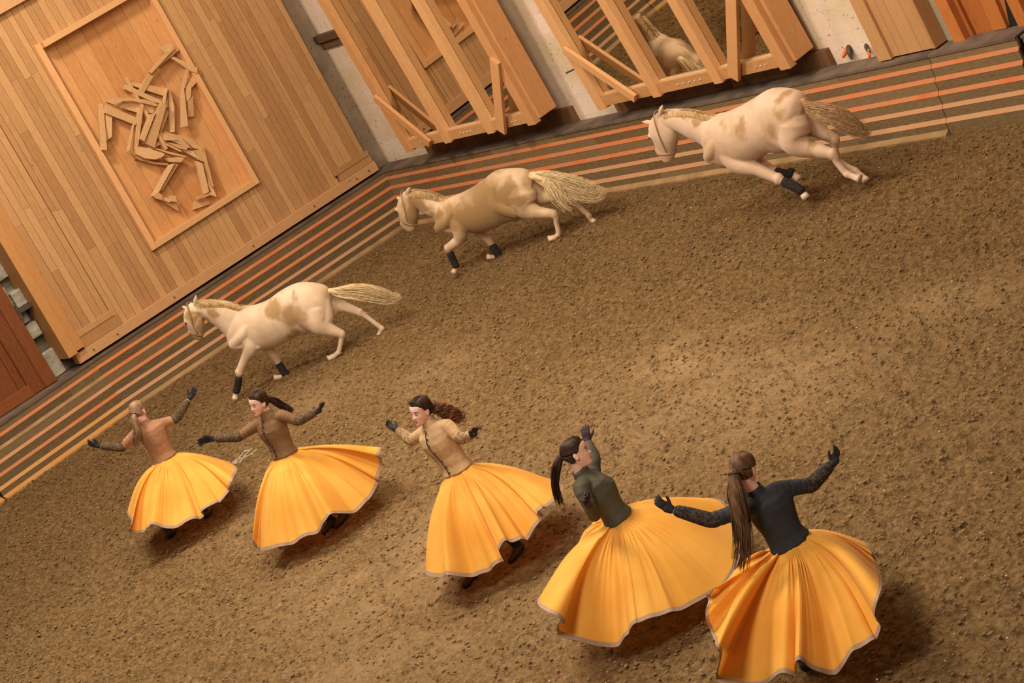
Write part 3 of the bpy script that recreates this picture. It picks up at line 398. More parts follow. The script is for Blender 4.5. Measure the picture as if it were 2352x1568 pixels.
def scatter(name, label, cat, n, m, rmin, rmax, flat, seed, sides):
    rg = np.random.default_rng(seed)
    base = np.array([(0, 0, 1), (.9, 0, .3), (.28, .86, .3), (-.73, .53, .3), (-.73, -.53, .3), (.28, -.86, .3), (0, 0, -1)]); F0 = [(0, 1, 2), (0, 2, 3), (0, 3, 4), (0, 4, 5), (0, 5, 1), (6, 2, 1), (6, 3, 2), (6, 4, 3), (6, 5, 4), (6, 1, 5)]
    # more of them close to the camera where they can be told apart
    Y = 9.5 + (34.0 - 9.5) * rg.random(n) ** 1.25; X = 3.6 + 13.5 * rg.random(n); R_ = rmin + (rmax - rmin) * rg.random(n) ** 2.5; A = rg.random(n) * 6.28
    keep = (X < 17.0) & (Y < 33.9) & ((X - 3) * 2.2 < Y * 1.6); X, Y, R_, A = X[keep], Y[keep], R_[keep], A[keep]; n = len(X)
    jit = 1 + (rg.random((n, 7, 3)) - .5) * .7; P = base[None] * jit * np.stack([R_, R_ * (.55 + .4 * rg.random(n)), R_ * flat], 1)[:, None, :]
    c, s = np.cos(A)[:, None], np.sin(A)[:, None]; x = P[..., 0] * c - P[..., 1] * s + X[:, None]; y = P[..., 0] * s + P[..., 1] * c + Y[:, None]; z = P[..., 2] + (.004 + R_ * .35 * flat)[:, None]
    V = np.stack([x, y, z], -1).reshape(-1, 3); F = (np.array(F0)[None] + 7 * np.arange(n)[:, None, None]).reshape(-1, 3)
    me = bpy.data.meshes.new(name); me.vertices.add(len(V)); me.vertices.foreach_set('co', V.ravel()); me.loops.add(F.size); me.loops.foreach_set('vertex_index', F.ravel().astype(np.int32))
    me.polygons.add(len(F)); me.polygons.foreach_set('loop_start', np.arange(0, F.size, 3, dtype=np.int32)); me.update(); me.materials.append(m)
    me.polygons.foreach_set('use_smooth', [True] * len(me.polygons)); dr = me.attributes.new('dry', 'FLOAT', 'POINT'); dr.data.foreach_set('value', np.repeat(.5 + .4 * rg.random(n), 7))
    dp = me.attributes.new('far_shade', 'FLOAT', 'POINT'); ss = lambda v: np.clip(v, 0, 1) ** 2 * (3 - 2 * np.clip(v, 0, 1)); dp.data.foreach_set('value', np.repeat(np.maximum(ss((X - 10.5) / 5.0), ss((Y - 24.0) / 6.0)), 7))  # crumbs carry the same painted shade as the floor
    o = link(bpy.data.objects.new(name, me)); o['kind'] = 'stuff'; tag(o, label, cat)
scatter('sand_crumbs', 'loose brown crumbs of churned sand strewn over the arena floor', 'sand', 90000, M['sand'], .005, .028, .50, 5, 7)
scatter('wood_chips', 'tiny pale wood chips scattered over the arena sand', 'wood chips', 3600, mat('pale wood chip', (.62, .46, .27), (.75, .62, .42), rough=.9, scale=3), .006, .015, .5, 6, 7)

# ------------------------------------------------------------------ walls
b = MB(); b.box(17.78, 18.2, -6, 35.2, -.1, 9.5); b.build('wall_right', M['lime'], kind='structure')
b = MB(); b.box(-9, 16.5, 34.85, 35.2, -.1, 9.5); b.build('wall_left', M['grey'], kind='structure')
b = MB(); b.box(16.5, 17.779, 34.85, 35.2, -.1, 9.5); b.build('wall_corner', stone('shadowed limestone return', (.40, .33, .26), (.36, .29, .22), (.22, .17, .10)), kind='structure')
# rubble and a lintel stone showing between the boarding and the mirrors, low course under the mirrors
b = MB()
for y0, y1 in ((29.15, 33.4), (23.45, 28.1)):
    y = y0
    while y < y1 - .1:
        w = random.uniform(.28, .5); b.box(17.70, 17.80, y, min(y + w, y1) - .012, .86, 1.11 + random.uniform(-.02, .02)); y += w
b.build('trim_1', wood('dark brown brick course', (.10, .045, .018), (.26, .14, .07), (6, 6, 6), knots=False), kind='structure', bevel=.008)
b = MB()
b.box(17.66, 17.80, 33.0, 34.84, 3.02, 3.14); b.box(17.70, 17.80, 33.1, 33.55, 2.84, 3.02); b.box(17.72, 17.80, 33.9, 34.84, 2.9, 3.02)
b.build('trim_2', wood('sooty lintel', (.06, .035, .02), (.22, .12, .06), (5, 5, 5), knots=False), kind='structure', bevel=.01)

# boarded wall with its own sill, pilasters and raised border
def planks(mb, x0, x1, yf, z0, z1, wmin, wmax, th=.03, holes=None, joints=True, gap=.0025):
    x = x0
    while x < x1 - .01:
        w = min(random.uniform(wmin, wmax), x1 - x)
        if x1 - (x + w) < .04: w = x1 - x
        zs = [z0]
        if joints:
            z = z0 + random.uniform(.8, 3.2)
            while z < z1: zs.append(z); z += random.uniform(1.6, 3.4)
        zs.append(z1)
        for a, c in zip(zs[:-1], zs[1:]):
            seg = [(a, c)]
            if holes:
                hx0, hx1, hz0, hz1 = holes
                if x + w > hx0 + .005 and x < hx1 - .005:
                    seg = [s for s in ((a, min(c, hz0)), (max(a, hz1), c)) if s[1] - s[0] > .01]
            for s0, s1 in seg:
                dy = random.uniform(-.002, .002)
                mb.box(x + gap, x + w - gap, yf + dy, yf + th, s0 + .001, s1 - .001)
        x += w
PX0, PX1, PZ0, PZ1 = 13.56, 15.45, 1.83, 5.07
b = MB(); planks(b, 12.45, PX0, 34.50, 1.08, 6.4, .085, .155); planks(b, PX0, PX1, 34.50, 1.08, PZ0, .085, .155, joints=False); planks(b, PX0, PX1, 34.50, PZ1, 6.4, .085, .155, joints=False); planks(b, PX1, 16.7, 34.50, 1.08, 6.4, .085, .155)
b.box(11.8, 13.5, 34.54, 34.56, .9, 6.4, .2); b.box(15.5, 17.3, 34.54, 34.56, .9, 6.4, .2); b.box(17.29, 17.312, 34.505, 34.84, .9, 6.4, .2)
b.build('wall_front', M['pine_v'], kind='structure', bevel=.002)
b = MB(); planks(b, 11.82, 12.43, 34.462, 1.32, 6.4, .10, .16, th=.06); planks(b, 16.66, 17.31, 34.462, 1.28, 6.4, .10, .16, th=.06)
b.box(11.80, 12.47, 34.44, 34.53, 1.255, 1.34); b.box(11.81, 12.52, 34.45, 34.53, 1.085, 1.25)
b.box(16.66, 17.35, 34.44, 34.53, 1.20, 1.28); b.box(16.72, 17.36, 34.45, 34.53, 1.085, 1.195)
b.build('trim_3', M['pine_v'], kind='structure', bevel=.003)
b = MB(); x = 11.64
b.box(11.64, 17.37, 34.42, 34.60, .925, 1.08, .5)
b.build('trim_4', M['pine_h'], kind='structure', bevel=.006)
b = MB()
for x_ in (11.92, 12.35, 13.4, 14.9, 16.1, 16.95, 17.2):
    V, F = limb([(x_, 34.425, 1.0), (x_, 34.405, 1.0)], [.014, .010], n=10, k=1); b.add(V, F, .3)
b.build('trim_10', M['iron'], kind='structure')
b = MB(); b.box(11.64, 11.81, 34.36, 34.80, 1.12, 6.4, .75); b.box(11.50, 11.655, 34.30, 34.80, 1.10, 6.4, .9)
b.build('trim_5', wood('amber corner post', (.34, .145, .04), (.54, .27, .095), V_), kind='structure', bevel=.006)
b = MB(); b.box(13.0, 15.9, 34.38, 34.50, 5.77, 5.95, .7); b.build('trim_6', M['pine_h'], kind='structure', bevel=.006)
# recessed picture with raised border
fr = thing('relief_frame', 'raised pine border round a recessed field of wide orange boards on the boarded wall', 'wall frame', (14.5, 34.5, 1.75))
fo = Vector(fr.location)
def sub(mb): mb.V = [tuple(Vector(v) - fo) for v in mb.V]; return mb
b = MB(); x = PX0 - .02; ws = [.28, .20, .27, .2, .31, .22, .27, .2]
for w in ws:
    if x < PX1: b.box(x + .002, min(x + w, PX1 + .02) - .002, 34.60, 34.64, PZ0 - .02, PZ1 + .02)
    x += w
sub(b).build('back_panel', M['pine_panel'], fr, bevel=.003)
for nm, (x0, x1, z0, z1) in (('side_moulding', (13.475, 13.575, 1.745, 5.15)), ('side_moulding', (15.435, 15.515, 1.745, 5.15)), ('bottom_moulding', (13.575, 15.435, 1.745, 1.835)), ('top_moulding', (13.575, 15.435, 5.06, 5.15))):
    b = MB(); y0 = 34.33 if nm == 'top_moulding' else 34.43
    b.box(x0, x1, y0, 34.62, z0, z1, .85); sub(b).build(nm, M['frame_h' if 'side' not in nm else 'frame_v'], fr, bevel=.006)
# the relief: a rearing, riderless horse put together from sawn boards
rl = thing('wooden_horse_relief', 'abstract rearing horse built of sawn wood offcuts in the recessed wall panel', 'wall sculpture', (14.4, 34.6, 2.2))
fo = Vector(rl.location)
for pts, d, t in RELIEF:
    b = MB(); y = 34.60 - d
    tx, tz = random.uniform(-.13, .13), random.uniform(-.13, .13); cx = sum(p[0] for p in pts) / len(pts); cz = sum(p[1] for p in pts) / len(pts)
    b.prism([(p[0], y + (p[0] - cx) * tx + (p[1] - cz) * tz, p[1]) for p in pts], (0, max(t, .03) * 1.5, 0))
    sub(b).build('wood_slat', M['relief'], rl, bevel=.003)
b = MB(); b.box(14.0, 14.6, 34.5, 34.6, 3.0, 3.06, .3); b.box(14.45, 14.5, 34.45, 34.6, 2.9, 4.1, .3); sub(b).build('mounting_batten', M['relief'], rl)

# left barn door and masonry beside it
b = MB(); b.box(11.05, 11.25, 34.50, 34.62, .9, 6.0, .35); planks(b, 8.6, 11.03, 34.56, .85, 6.0, .30, .42, th=.05, joints=False)
b.box(10.83, 11.05, 34.52, 34.6, .9, 6.0, .15); b.box(8.6, 10.85, 34.51, 34.57, .9, 1.07, .6)
b.prism([(9.2, 34.49, 1.05), (9.5, 34.49, 1.05), (10.85, 34.49, 3.0), (10.85, 34.49, 2.55)], (0, .07, 0), .3)
b.build('door_1', M['door'], kind='structure', bevel=.006)
b = MB()
for (x0, x1, y0, z0, z1) in ((11.26, 11.48, 34.66, 1.55, 1.78), (11.24, 11.44, 34.72, 1.80, 1.98), (11.33, 11.5, 34.6, 2.05, 2.3), (11.25, 11.34, 34.7, 2.1, 2.42), (11.26, 11.5, 34.74, 2.5, 3.1), (11.26, 11.52, 34.72, .9, 1.3)):
    b.box(x0, x1, y0, 34.9, z0, z1)
b.build('trim_7', mat('pale broken stone', (.22, .20, .155), (.46, .43, .34), rough=.95, scale=6, bump=.7, bscale=10, dist=.03), kind='structure', bevel=.02)
b = MB(); b.box(11.24, 11.5, 34.5, 34.8, 1.99, 2.05, .3); b.box(11.24, 11.28, 34.48, 34.8, 1.9, 2.1, .3)
tag(b.build('door_hinge_bracket', M['iron'], bevel=.006), 'rusty iron hinge bracket on the grey masonry beside the left barn door', 'bracket')

# ------------------------------------------------------------------ kickboard barriers
# profile: (distance from wall line, height) of six overlapping boards, each with a sloping orange ledge on top
PROF = [(.514, 0), (.502, .131), (.467, .173), (.461, .286), (.429, .324), (.430, .434), (.396, .473), (.390, .586), (.356, .625), (.357, .734), (.328, .772), (.319, .883)]
def barrier(label, path, strips, mat_, capw=.32, base=True):
    """path: two points of the wall line + unit vector towards the arena at each end"""
    (ax, ay), (bx, by), (nax, nay), (nbx, nby) = path
    org = Vector((ax, ay, 0)); t = thing('kickboard_barrier', label, 'barrier', org, 0, 'kickboard barriers round the arena')
    L_ = math.hypot(bx - ax, by - ay)
    def pt(s, d, z): # s 0..1 along
        nx = nax + (nbx - nax) * s; ny = nay + (nby - nay) * s
        return Vector((ax + (bx - ax) * s + nx * d, ay + (by - ay) * s + ny * d, z)) - org
    def seg(d0, z0, d1, z1, inn, m, name, pieces):
        b = MB(); s = 0.0
        while s < 1 - 1e-6:
            e = min(1.0, s + (random.uniform(1.6, 2.6) / L_ if pieces else 2)); e = 1.0 if 1 - e < .4 / L_ else e
            g = .002 / L_ if pieces else 0
            q = [pt(s + g, d0, z0), pt(e - g, d0, z0), pt(e - g, d1, z1), pt(s + g, d1, z1)]
            q2 = [pt(s + g, d0 - inn, z0), pt(e - g, d0 - inn, z0), pt(e - g, d1 - inn, z1), pt(s + g, d1 - inn, z1)]
            b.add(q + q2, [(0, 1, 2, 3), (7, 6, 5, 4), (0, 4, 5, 1), (1, 5, 6, 2), (2, 6, 7, 3), (3, 7, 4, 0)]); s = e
        return b.build(name, m, t)
    for k in range(6):
        (d0, z0), (d1, z1) = PROF[2 * k], PROF[2 * k + 1]
        seg(d0, z0 - (.10 if k == 0 else .004), d1, z1, .035, mat_, 'board', True)
        if k < 5:
            (e0, w0), (e1, w1) = PROF[2 * k + 1], PROF[2 * k + 2]
            seg(e0 + .004, w0, e1, w1 + .003, .03, M[strips[k]], 'ledge', False)
    b = MB(); q = [pt(0, .335, .884), pt(1, .335, .884), pt(1, .335 - capw, .896), pt(0, .335 - capw, .896)]
    b.add(q + [p - Vector((0, 0, .03)) for p in q], [(0, 1, 2, 3), (7, 6, 5, 4), (0, 4, 5, 1), (1, 5, 6, 2), (2, 6, 7, 3), (3, 7, 4, 0)], .5); b.build('top_cap', M['cap'], t)
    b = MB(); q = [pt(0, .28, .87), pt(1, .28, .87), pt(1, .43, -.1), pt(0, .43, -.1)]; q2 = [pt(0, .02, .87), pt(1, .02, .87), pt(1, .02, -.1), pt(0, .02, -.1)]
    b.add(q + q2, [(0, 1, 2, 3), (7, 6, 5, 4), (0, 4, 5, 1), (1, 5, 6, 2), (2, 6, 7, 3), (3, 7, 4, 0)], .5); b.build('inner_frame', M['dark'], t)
    if base:
        b = MB(); q = [pt(0, .575, .015), pt(1, .575, .015), pt(1, .51, .055), pt(0, .51, .055)]
        b.add(q + [p - Vector((0, 0, .08)) for p in q], [(0, 1, 2, 3), (7, 6, 5, 4), (0, 4, 5, 1), (1, 5, 6, 2), (2, 6, 7, 3), (3, 7, 4, 0)], .5); b.build('ground_ledge', M[base if isinstance(base, str) else 'strip_t'], t)
    return t
O5 = ['strip_l'] * 2 + ['strip_o'] * 3
barrier('long run of weathered kickboards with orange ledges below the mirrors', ((17.73, 21.44), (17.73, 34.72), (-1, 0), (-1, -1)), O5, M['board_y'])
barrier('short kickboard section with orange ledges below the wooden casing at the right door', ((17.73, 20.02), (17.73, 21.43), (-1, 0), (-1, 0)), O5, M['board_y'], base=False)
barrier('kickboard section beyond the dark gap at the right edge', ((17.73, 8.0), (17.73, 19.93), (-1, 0), (-1, 0)), O5, M['board_y'], base=False)
barrier('run of kickboards with orange ledges below the boarded wall', ((11.80, 34.72), (17.73, 34.72), (0, -1), (-1, -1)), O5, M['board_x'])
barrier('kickboard gate section with amber lower ledges below the left barn door', ((9.45, 34.40), (11.77, 34.70), (.128, -.992), (.128, -.992)), ['strip_y', 'strip_o', 'strip_l', 'strip_t', 'strip_o'], M['board_x'], capw=.5, base='strip_y')
barrier('kickboard end section at the left edge of the arena', ((6.4, 34.0), (9.42, 34.39), (.128, -.992), (.128, -.992)), ['strip_y', 'strip_o', 'strip_l', 'strip_t', 'strip_o'], M['board_x'], capw=.5, base='strip_y')

# ------------------------------------------------------------------ mirrors
def mirror_frame(label, X, y0, y1, z0, H, studs, diag, brace, tilt, yaw_m, top, bolts):
    t = thing('wall_mirror', label, 'mirror', (X, (y0 + y1) / 2, z0), 0, 'framed mirrors on the limestone wall'); t.rotation_euler = (0, math.radians(-tilt), 0)
    yc = (y0 + y1) / 2
    def B(name, ya, yb, za, zb, xa=0, xb=.07, m='frame_v', tone=None, bev=.005):
        b = MB(); b.box(xa, xb, ya - yc, yb - yc, za, zb, tone); return b.build(name, M[m], t, bevel=bev)
    B('bottom_rail', y0 + .02, y1 - .02, .0, .155, -.012, .06, 'frame_h')
    B('stud', y1 - .19, y1, -.03, H, -.035, .06); B('stud', y0, y0 + .20, -.03, H, -.05, .06)
    for s in studs: B('stud', s - .085, s + .085, -.02, H, -.05, .06)
    B('side_board', y0 - .07, y0 + .0, .02, H, .03, .34, 'frame_v', .1); B('side_board', y1 - .06, y1 - .0, .0, H, .06, .34, 'frame_v', .2)
    if top: B('top_rail', y0, y1, H - .3, H, -.03, .06, 'frame_h')
    for (ya, za, yb, zb, w) in (diag, brace):
        b = MB(); b.beam((-.075, ya - yc, za - z0), (-.075, yb - yc, zb - z0), w, .055, (0, 0, 1)); b.build('corner_brace', M['frame_v'], t, bevel=.005)
    b = MB(); w = .15; b.box(0, .014, y0 + .08 - yc, y1 - .08 - yc, .10, H - .02, .5)
    p = b.build('mirror_pane', M['mirror'], t); p.location = (.062, 0, 0); p.rotation_euler = (0, 0, math.radians(yaw_m))
    B('glass_edge', y0 + .2, y1 - .19, .155, .162, .045, .062, 'edge', bev=0)
    for yb_ in bolts:
        V, F = limb([(-.01, yb_ - yc, .075), (-.024, yb_ - yc, .075)], [.014, .009], n=10, k=1); mesh_obj('bolt', V, F, M['bolt'], t)
    for q in (y0 + .5, (y0 + y1) / 2 + .3, y1 - .6):
        b = MB(); b.box(.08, .56, q - yc - .03, q - yc + .03, -.02, .05, .1); b.build('wall_bracket', M['iron'], t)
    return t
mirror_frame('tall timber framed wall mirror nearest the corner, reflecting the boarded wall', 17.18, 29.17, 32.93, 1.20, 3.1, (31.62, 30.38), (32.83, 2.13, 32.05, 1.24, .13), (29.22, 2.2, 30.03, 1.19, .17), 2.0, 0.0, False, (31.2, 31.1, 31.0, 30.9, 29.75, 29.65, 32.4, 32.3))
mirror_frame('timber framed wall mirror further right, reflecting a horse and the sand', 17.35, 23.65, 27.88, 1.14, 3.6, (26.46, 25.11), (27.78, 2.06, 26.87, 1.18, .12), (23.90, 2.2, 24.72, 1.16, .17), 3.4, 0.0, False, (25.95, 25.83, 25.7, 25.58, 25.46, 24.3, 24.2, 24.1, 27.1, 27.0))
# fittings on the limestone
def fitting(name, label, cat, parts):
    t = thing(name, label, cat, parts[0][1][0], 0, {'hose_coupling': 'hose couplings', 'wall_hook': 'wall hooks'}[name]); o = Vector(t.location)
    for nm, pts, rr, m in parts:
        V, F = limb(pts, rr, n=10, k=2); mesh_obj(nm, [Vector(v) - o for v in V], F, M[m], t)
fitting('hose_coupling', 'orange and black hose coupling on the limestone, nearer the mirrors', 'fitting', [('nozzle', [(17.76, 23.13, 1.04), (17.68, 23.15, .99)], [.03, .022], 'plug'), ('body', [(17.78, 23.10, 1.05), (17.72, 23.07, 1.0), (17.70, 23.05, .93)], [.04, .03, .012], 'iron')])
fitting('hose_coupling', 'orange and black hose coupling on the cap beside the wooden casing', 'fitting', [('nozzle', [(17.70, 22.70, .99), (17.66, 22.68, .93)], [.02, .02], 'plug'), ('body', [(17.78, 22.80, 1.03), (17.72, 22.75, 1.02), (17.69, 22.69, .97)], [.025, .02, .022], 'iron')])
fitting('wall_hook', 'dark hook with a rod sticking out beside the second mirror', 'hook', [('hook', [(17.77, 28.12, 1.78), (17.66, 28.15, 1.74)], [.05, .035], 'iron'), ('rod', [(17.72, 28.2, 1.66), (17.5, 28.45, 1.66)], [.012, .012], 'iron')])
fitting('wall_hook', 'small dark peg on the limestone beside the first mirror', 'hook', [('hook', [(17.77, 33.25, 1.78), (17.66, 33.22, 1.74)], [.05, .035], 'iron'), ('rod', [(17.76, 33.35, 1.42), (17.6, 33.3, 1.44)], [.014, .014], 'iron')])
b = MB(); b.box(17.74, 17.80, 27.72 + .2, 27.80 + .2, 1.15, 1.28); tag(b.build('outlet_plate', M['iron'], bevel=.004), 'small rusty plate on the limestone left of the second mirror', 'plate')

# ------------------------------------------------------------------ timber casing and right door
t = thing('timber_casing', 'upright casing of dull pine boards standing on the barrier cap by the right door', 'casing', (17.6, 21.8, .89)); fo = Vector(t.location)
b = MB(); b.box(17.48, 17.765, 22.12, 22.34, .90, 4.2, .6); sub(b).build('corner_post', M['casing'], t, bevel=.006)
b = MB()
for y0, y1 in ((21.42, 21.62), (21.62, 21.85), (21.85, 21.99), (21.99, 22.12)): b.box(17.52, 17.60, y0 + .002, y1 - .002, .91, 4.2)
sub(b).build('front_board', M['casing'], t, bevel=.003)
b = MB(); b.box(17.5, 17.765, 21.37, 21.42, .91, 4.2, .0); sub(b).build('side_board', M['casing'], t, bevel=.004)
b = MB(); b.box(17.70, 17.80, 21.20, 21.37, .88, 4.2); b.build('trim_8', mat('pale grey plaster strip', (.34, .32, .25), (.42, .39, .31), rough=.8, scale=4), kind='structure')
b = MB(); b.box(17.62, 17.80, 21.01, 21.20, .88, 4.2, .9); b.box(17.70, 17.80, 20.95, 21.01, .88, 4.2, .2)
for y0 in (19.6, 20.05, 20.5): b.box(17.74, 17.80, y0 + .003, min(y0 + .45, 20.97) - .003, .88, 4.2)
b.prism([(17.69, 20.62, .9), (17.69, 20.40, .9), (17.69, 20.30, 2.6), (17.69, 20.5, 2.6)], (.08, 0, 0), .7)
b.box(17.66, 17.80, 20.02, 20.19, .88, 4.2, .75)
b.build('door_2', wood('orange brown door wood', (.30, .085, .018), (.55, .20, .05), V_), kind='structure', bevel=.005)
b = MB(); b.prism([(17.735, 20.40, .89), (17.735, 20.20, .89), (17.735, 20.28, 1.25)], (.02, 0, 0)); b.build('trim_9', M['dark'], kind='structure')

# ------------------------------------------------------------------ horses
COATS = {
 1: dict(base=(.69, .52, .36), patch=(.36, .22, .085), amt=.6, blobs=[((-.45, .9), .17), ((-.62, .75), .20), ((-.52, .55), .12), ((-.12, .73), .07), ((.60, 1.08), .13), ((.75, .95), .10), ((.88, 1.0), .12), ((.25, .62), .10), ((-.3, .55), .07), ((-.75, .9), .08), ((.68, 1.28), .13), ((.4, 1.17), .12)]),
 2: dict(base=(.62, .44, .27), patch=(.29, .170, .062), amt=1.0, blobs=[((-.3, .8), .42), ((.0, .65), .36), ((.25, .75), .26), ((-.6, .8), .22), ((.8, 1.1), .22), ((.72, 1.05), .15), ((-.5, .55), .25), ((-.45, .85), .22), ((.4, .72), .16), ((.95, .95), .18), ((.55, .8), .22), ((-.7, .75), .2)]),
 3: dict(base=(.62, .44, .31), patch=(.36, .21, .085), amt=.65, blobs=[((.18, 1.05), .14), ((.0, 1.2), .15), ((.55, 1.15), .12), ((.38, .88), .10), ((1.0, 1.0), .08), ((-.1, .62), .14), ((1.22, 1.33), .10), ((1.35, 1.42), .09), ((.85, 1.2), .10), ((-.12, 1.0), .08)]),
}
def coat(k):
    c = COATS[k]; m = mat('cream horse coat', c['base'], rough=.62, bump=.10, bscale=30, dist=.01, sheen=.2); N, L = N_(m); b = N['Principled BSDF']
    tc = N.new('ShaderNodeTexCoord'); n = N.new('ShaderNodeTexNoise'); n.inputs['Scale'].default_value = 4.2; n.inputs['Detail'].default_value = 7; L.new(tc.outputs['Object'], n.inputs['Vector'])
    sub_ = N.new('ShaderNodeVectorMath'); sub_.operation = 'MULTIPLY_ADD'; sub_.inputs[1].default_value = (.42, .42, .42); sub_.inputs[2].default_value = (0, 0, 0)
    L.new(n.outputs['Color'], sub_.inputs[0]); add = N.new('ShaderNodeVectorMath'); add.operation = 'ADD'; L.new(tc.outputs['Object'], add.inputs[0]); L.new(sub_.outputs[0], add.inputs[1])
    flat = N.new('ShaderNodeVectorMath'); flat.operation = 'MULTIPLY'; flat.inputs[1].default_value = (1, .35, 1); L.new(add.outputs[0], flat.inputs[0])
    acc = None
    for (x, z), r in c['blobs']:
        d = N.new('ShaderNodeVectorMath'); d.operation = 'DISTANCE'; d.inputs[1].default_value = (x + .21, .07, z + .21); L.new(flat.outputs[0], d.inputs[0])
        mr = N.new('ShaderNodeMapRange'); mr.interpolation_type = 'SMOOTHSTEP'; mr.inputs[1].default_value = r * .55; mr.inputs[2].default_value = r * 1.15; mr.inputs[3].default_value = 1; mr.inputs[4].default_value = 0; L.new(d.outputs['Value'], mr.inputs[0])
        if acc is None: acc = mr.outputs[0]
        else:
            mm = N.new('ShaderNodeMath'); mm.operation = 'MAXIMUM'; L.new(acc, mm.inputs[0]); L.new(mr.outputs[0], mm.inputs[1]); acc = mm.outputs[0]
    n2 = N.new('ShaderNodeTexNoise'); n2.inputs['Scale'].default_value = 3.2; n2.inputs['Detail'].default_value = 4; L.new(tc.outputs['Object'], n2.inputs['Vector'])
    m2 = N.new('ShaderNodeMapRange'); m2.inputs[1].default_value = .42; m2.inputs[2].default_value = .72; m2.inputs[3].default_value = 0; m2.inputs[4].default_value = c['amt']; L.new(n2.outputs['Fac'], m2.inputs[0])
    mm = N.new('ShaderNodeMath'); mm.operation = 'MAXIMUM'; L.new(acc, mm.inputs[0]); L.new(m2.outputs[0], mm.inputs[1])
    sc = N.new('ShaderNodeMath'); sc.operation = 'MULTIPLY'; sc.inputs[1].default_value = .95; L.new(mm.outputs[0], sc.inputs[0])
    mix = N.new('ShaderNodeMixRGB'); mix.inputs[1].default_value = (*c['base'], 1); mix.inputs[2].default_value = (*c['patch'], 1)
    L.new(sc.outputs[0], mix.inputs[0]); L.new(mix.outputs[0], b.inputs['Base Color'])
    return m
def pair_loft(pairs, p=2.2, k=9, n=64):
    rows = crom([list(t) + list(bt) + [w] for t, bt, w in pairs], k); rings = []
    for r in rows:
        t = Vector(r[:3]); bt = Vector(r[3:6]); c = (t + bt) / 2
        rings.append(ring(c, (t - bt) / 2, Vector((0, max(.004, r[6]), 0)), n, p))
    return loft(rings)
def make_horse(k, label):
    h = HORSES[str(k)] if str(k) in HORSES else HORSES[k]
    t = thing('horse', label, 'horse', (h['g'][0], h['g'][1], 0), math.radians(h['ang']), 'cream horses cantering along the barrier')
    slim = .92 if k == 2 else 1.0
    parts = [pair_loft([(a, c, w * slim) for a, c, w in h['torso']], 2.15), pair_loft(h['neck'], 2.0), pair_loft(h['head'], 2.3)]
    for nm in ('fn', 'ff', 'hn', 'hf'):
        L = [Vector(p[:3]) for p in h[nm]]; R = [p[3] for p in h[nm]]
        sgn = 1 if L[0].y > 0 else -1
        q = limb(L[:4], R[:4], n=36, k=8, flat=1.0); parts.append(q)
        parts.append(limb(L[2:], R[2:], n=24, k=6))
    # shoulder and haunch masses
    for nm, r in (('fn', .15), ('ff', .15), ('hn', .19), ('hf', .19)):
        a = Vector(h[nm][0][:3]); parts.append(limb([a, a.lerp(Vector(h[nm][1][:3]), .7)], [r * .8, r * .62], n=36, k=8))
    # jaw / cheek, nostril rim, brow
    ey = Vector(h['eye']); hd = [((Vector(a) + Vector(c)) / 2, w) for a, c, w in h['head']]
    parts.append(limb([hd[1][0] + Vector((0, .03, -.02)), hd[2][0] + Vector((0, .035, -.03))], [.075, .065], n=14, k=2)); parts.append(limb([hd[1][0] + Vector((0, -.03, -.02)), hd[2][0] + Vector((0, -.035, -.03))], [.075, .065], n=14, k=2))
    for e0, e1 in h['ears']:
        a, b_ = Vector(e0), Vector(e1); m_ = a.lerp(b_, .45); parts.append(limb([a.lerp(b_, -.2), m_, b_], [.032, .034, .006], n=10, k=4, flat=.6))
    # muscles: shoulder blade, point of shoulder, triceps, stifle, hamstring, and the joints of the legs
    T_ = h['torso']; mid = lambda i, a: Vector(T_[i][0]).lerp(Vector(T_[i][1]), a)
    for s in (1, -1):
        wd = T_[2][2]
        o = lambda p, y: p + Vector((0, s * y, 0))
        parts.append(limb([o(mid(3, .18), wd * .55), o(mid(2, .5), wd * .78), o(mid(1, .72), wd * .62)], [.05, .085, .07], n=28, k=8))
        parts.append(limb([o(mid(1, .72), wd * .6), o(mid(3, .85), wd * .62)], [.075, .06], n=14, k=3))
        a = Vector(h['hn' if s > 0 else 'hf'][1][:3]); wd = T_[6][2]
        parts.append(limb([o(mid(6, .22), wd * .60), o(mid(6, .55), wd * .72), a.lerp(o(mid(6, .8), wd * .6), .4)], [.07, .10, .10], n=32, k=8))
        parts.append(limb([o(mid(8, .30), T_[8][2] * .5), o(mid(8, .75), T_[8][2] * .55), a], [.06, .095, .10], n=32, k=8))
    for nm in ('fn', 'ff', 'hn', 'hf'):
        L = h[nm]; j = 3; p = Vector(L[j][:3]); r = L[j][3]; parts.append(limb([p + Vector((0, 0, r * .3)), p - Vector((0, 0, r * .3))], [r * 1.18, r * 1.12], n=12, k=2))
        p = Vector(L[-3][:3]); r = L[-3][3]; parts.append(limb([p, p + Vector((0, .0, -.008))], [r * 1.22, r * 1.15], n=12, k=2))
    for s in (1, -1):
        a, c_ = Vector(h['nose'][0]), Vector(h['nose'][1]); e_ = Vector(h['head'][4][0]); parts.append(limb([e_ + Vector((0, s * .030, -.02)), e_ + Vector((-.01, s * .034, -.045))], [.022, .020], n=10, k=2))
        parts.append(limb([Vector((ey.x + .0, s * .058, ey.z + .03)), Vector((ey.x - .02, s * .064, ey.z + .0))], [.024, .022], n=10, k=2))
    body = fused('body', parts, .010, coat(k), t, smooth=12)
    # eyes
    for s in (1, -1):
        w = .062; e = Vector((ey.x, s * (w + .012), ey.z)); mesh_obj('eye', *limb([e - Vector((0, s * .006, 0)), e], [.019, .015], n=10, k=1), M['eye_d'], t)
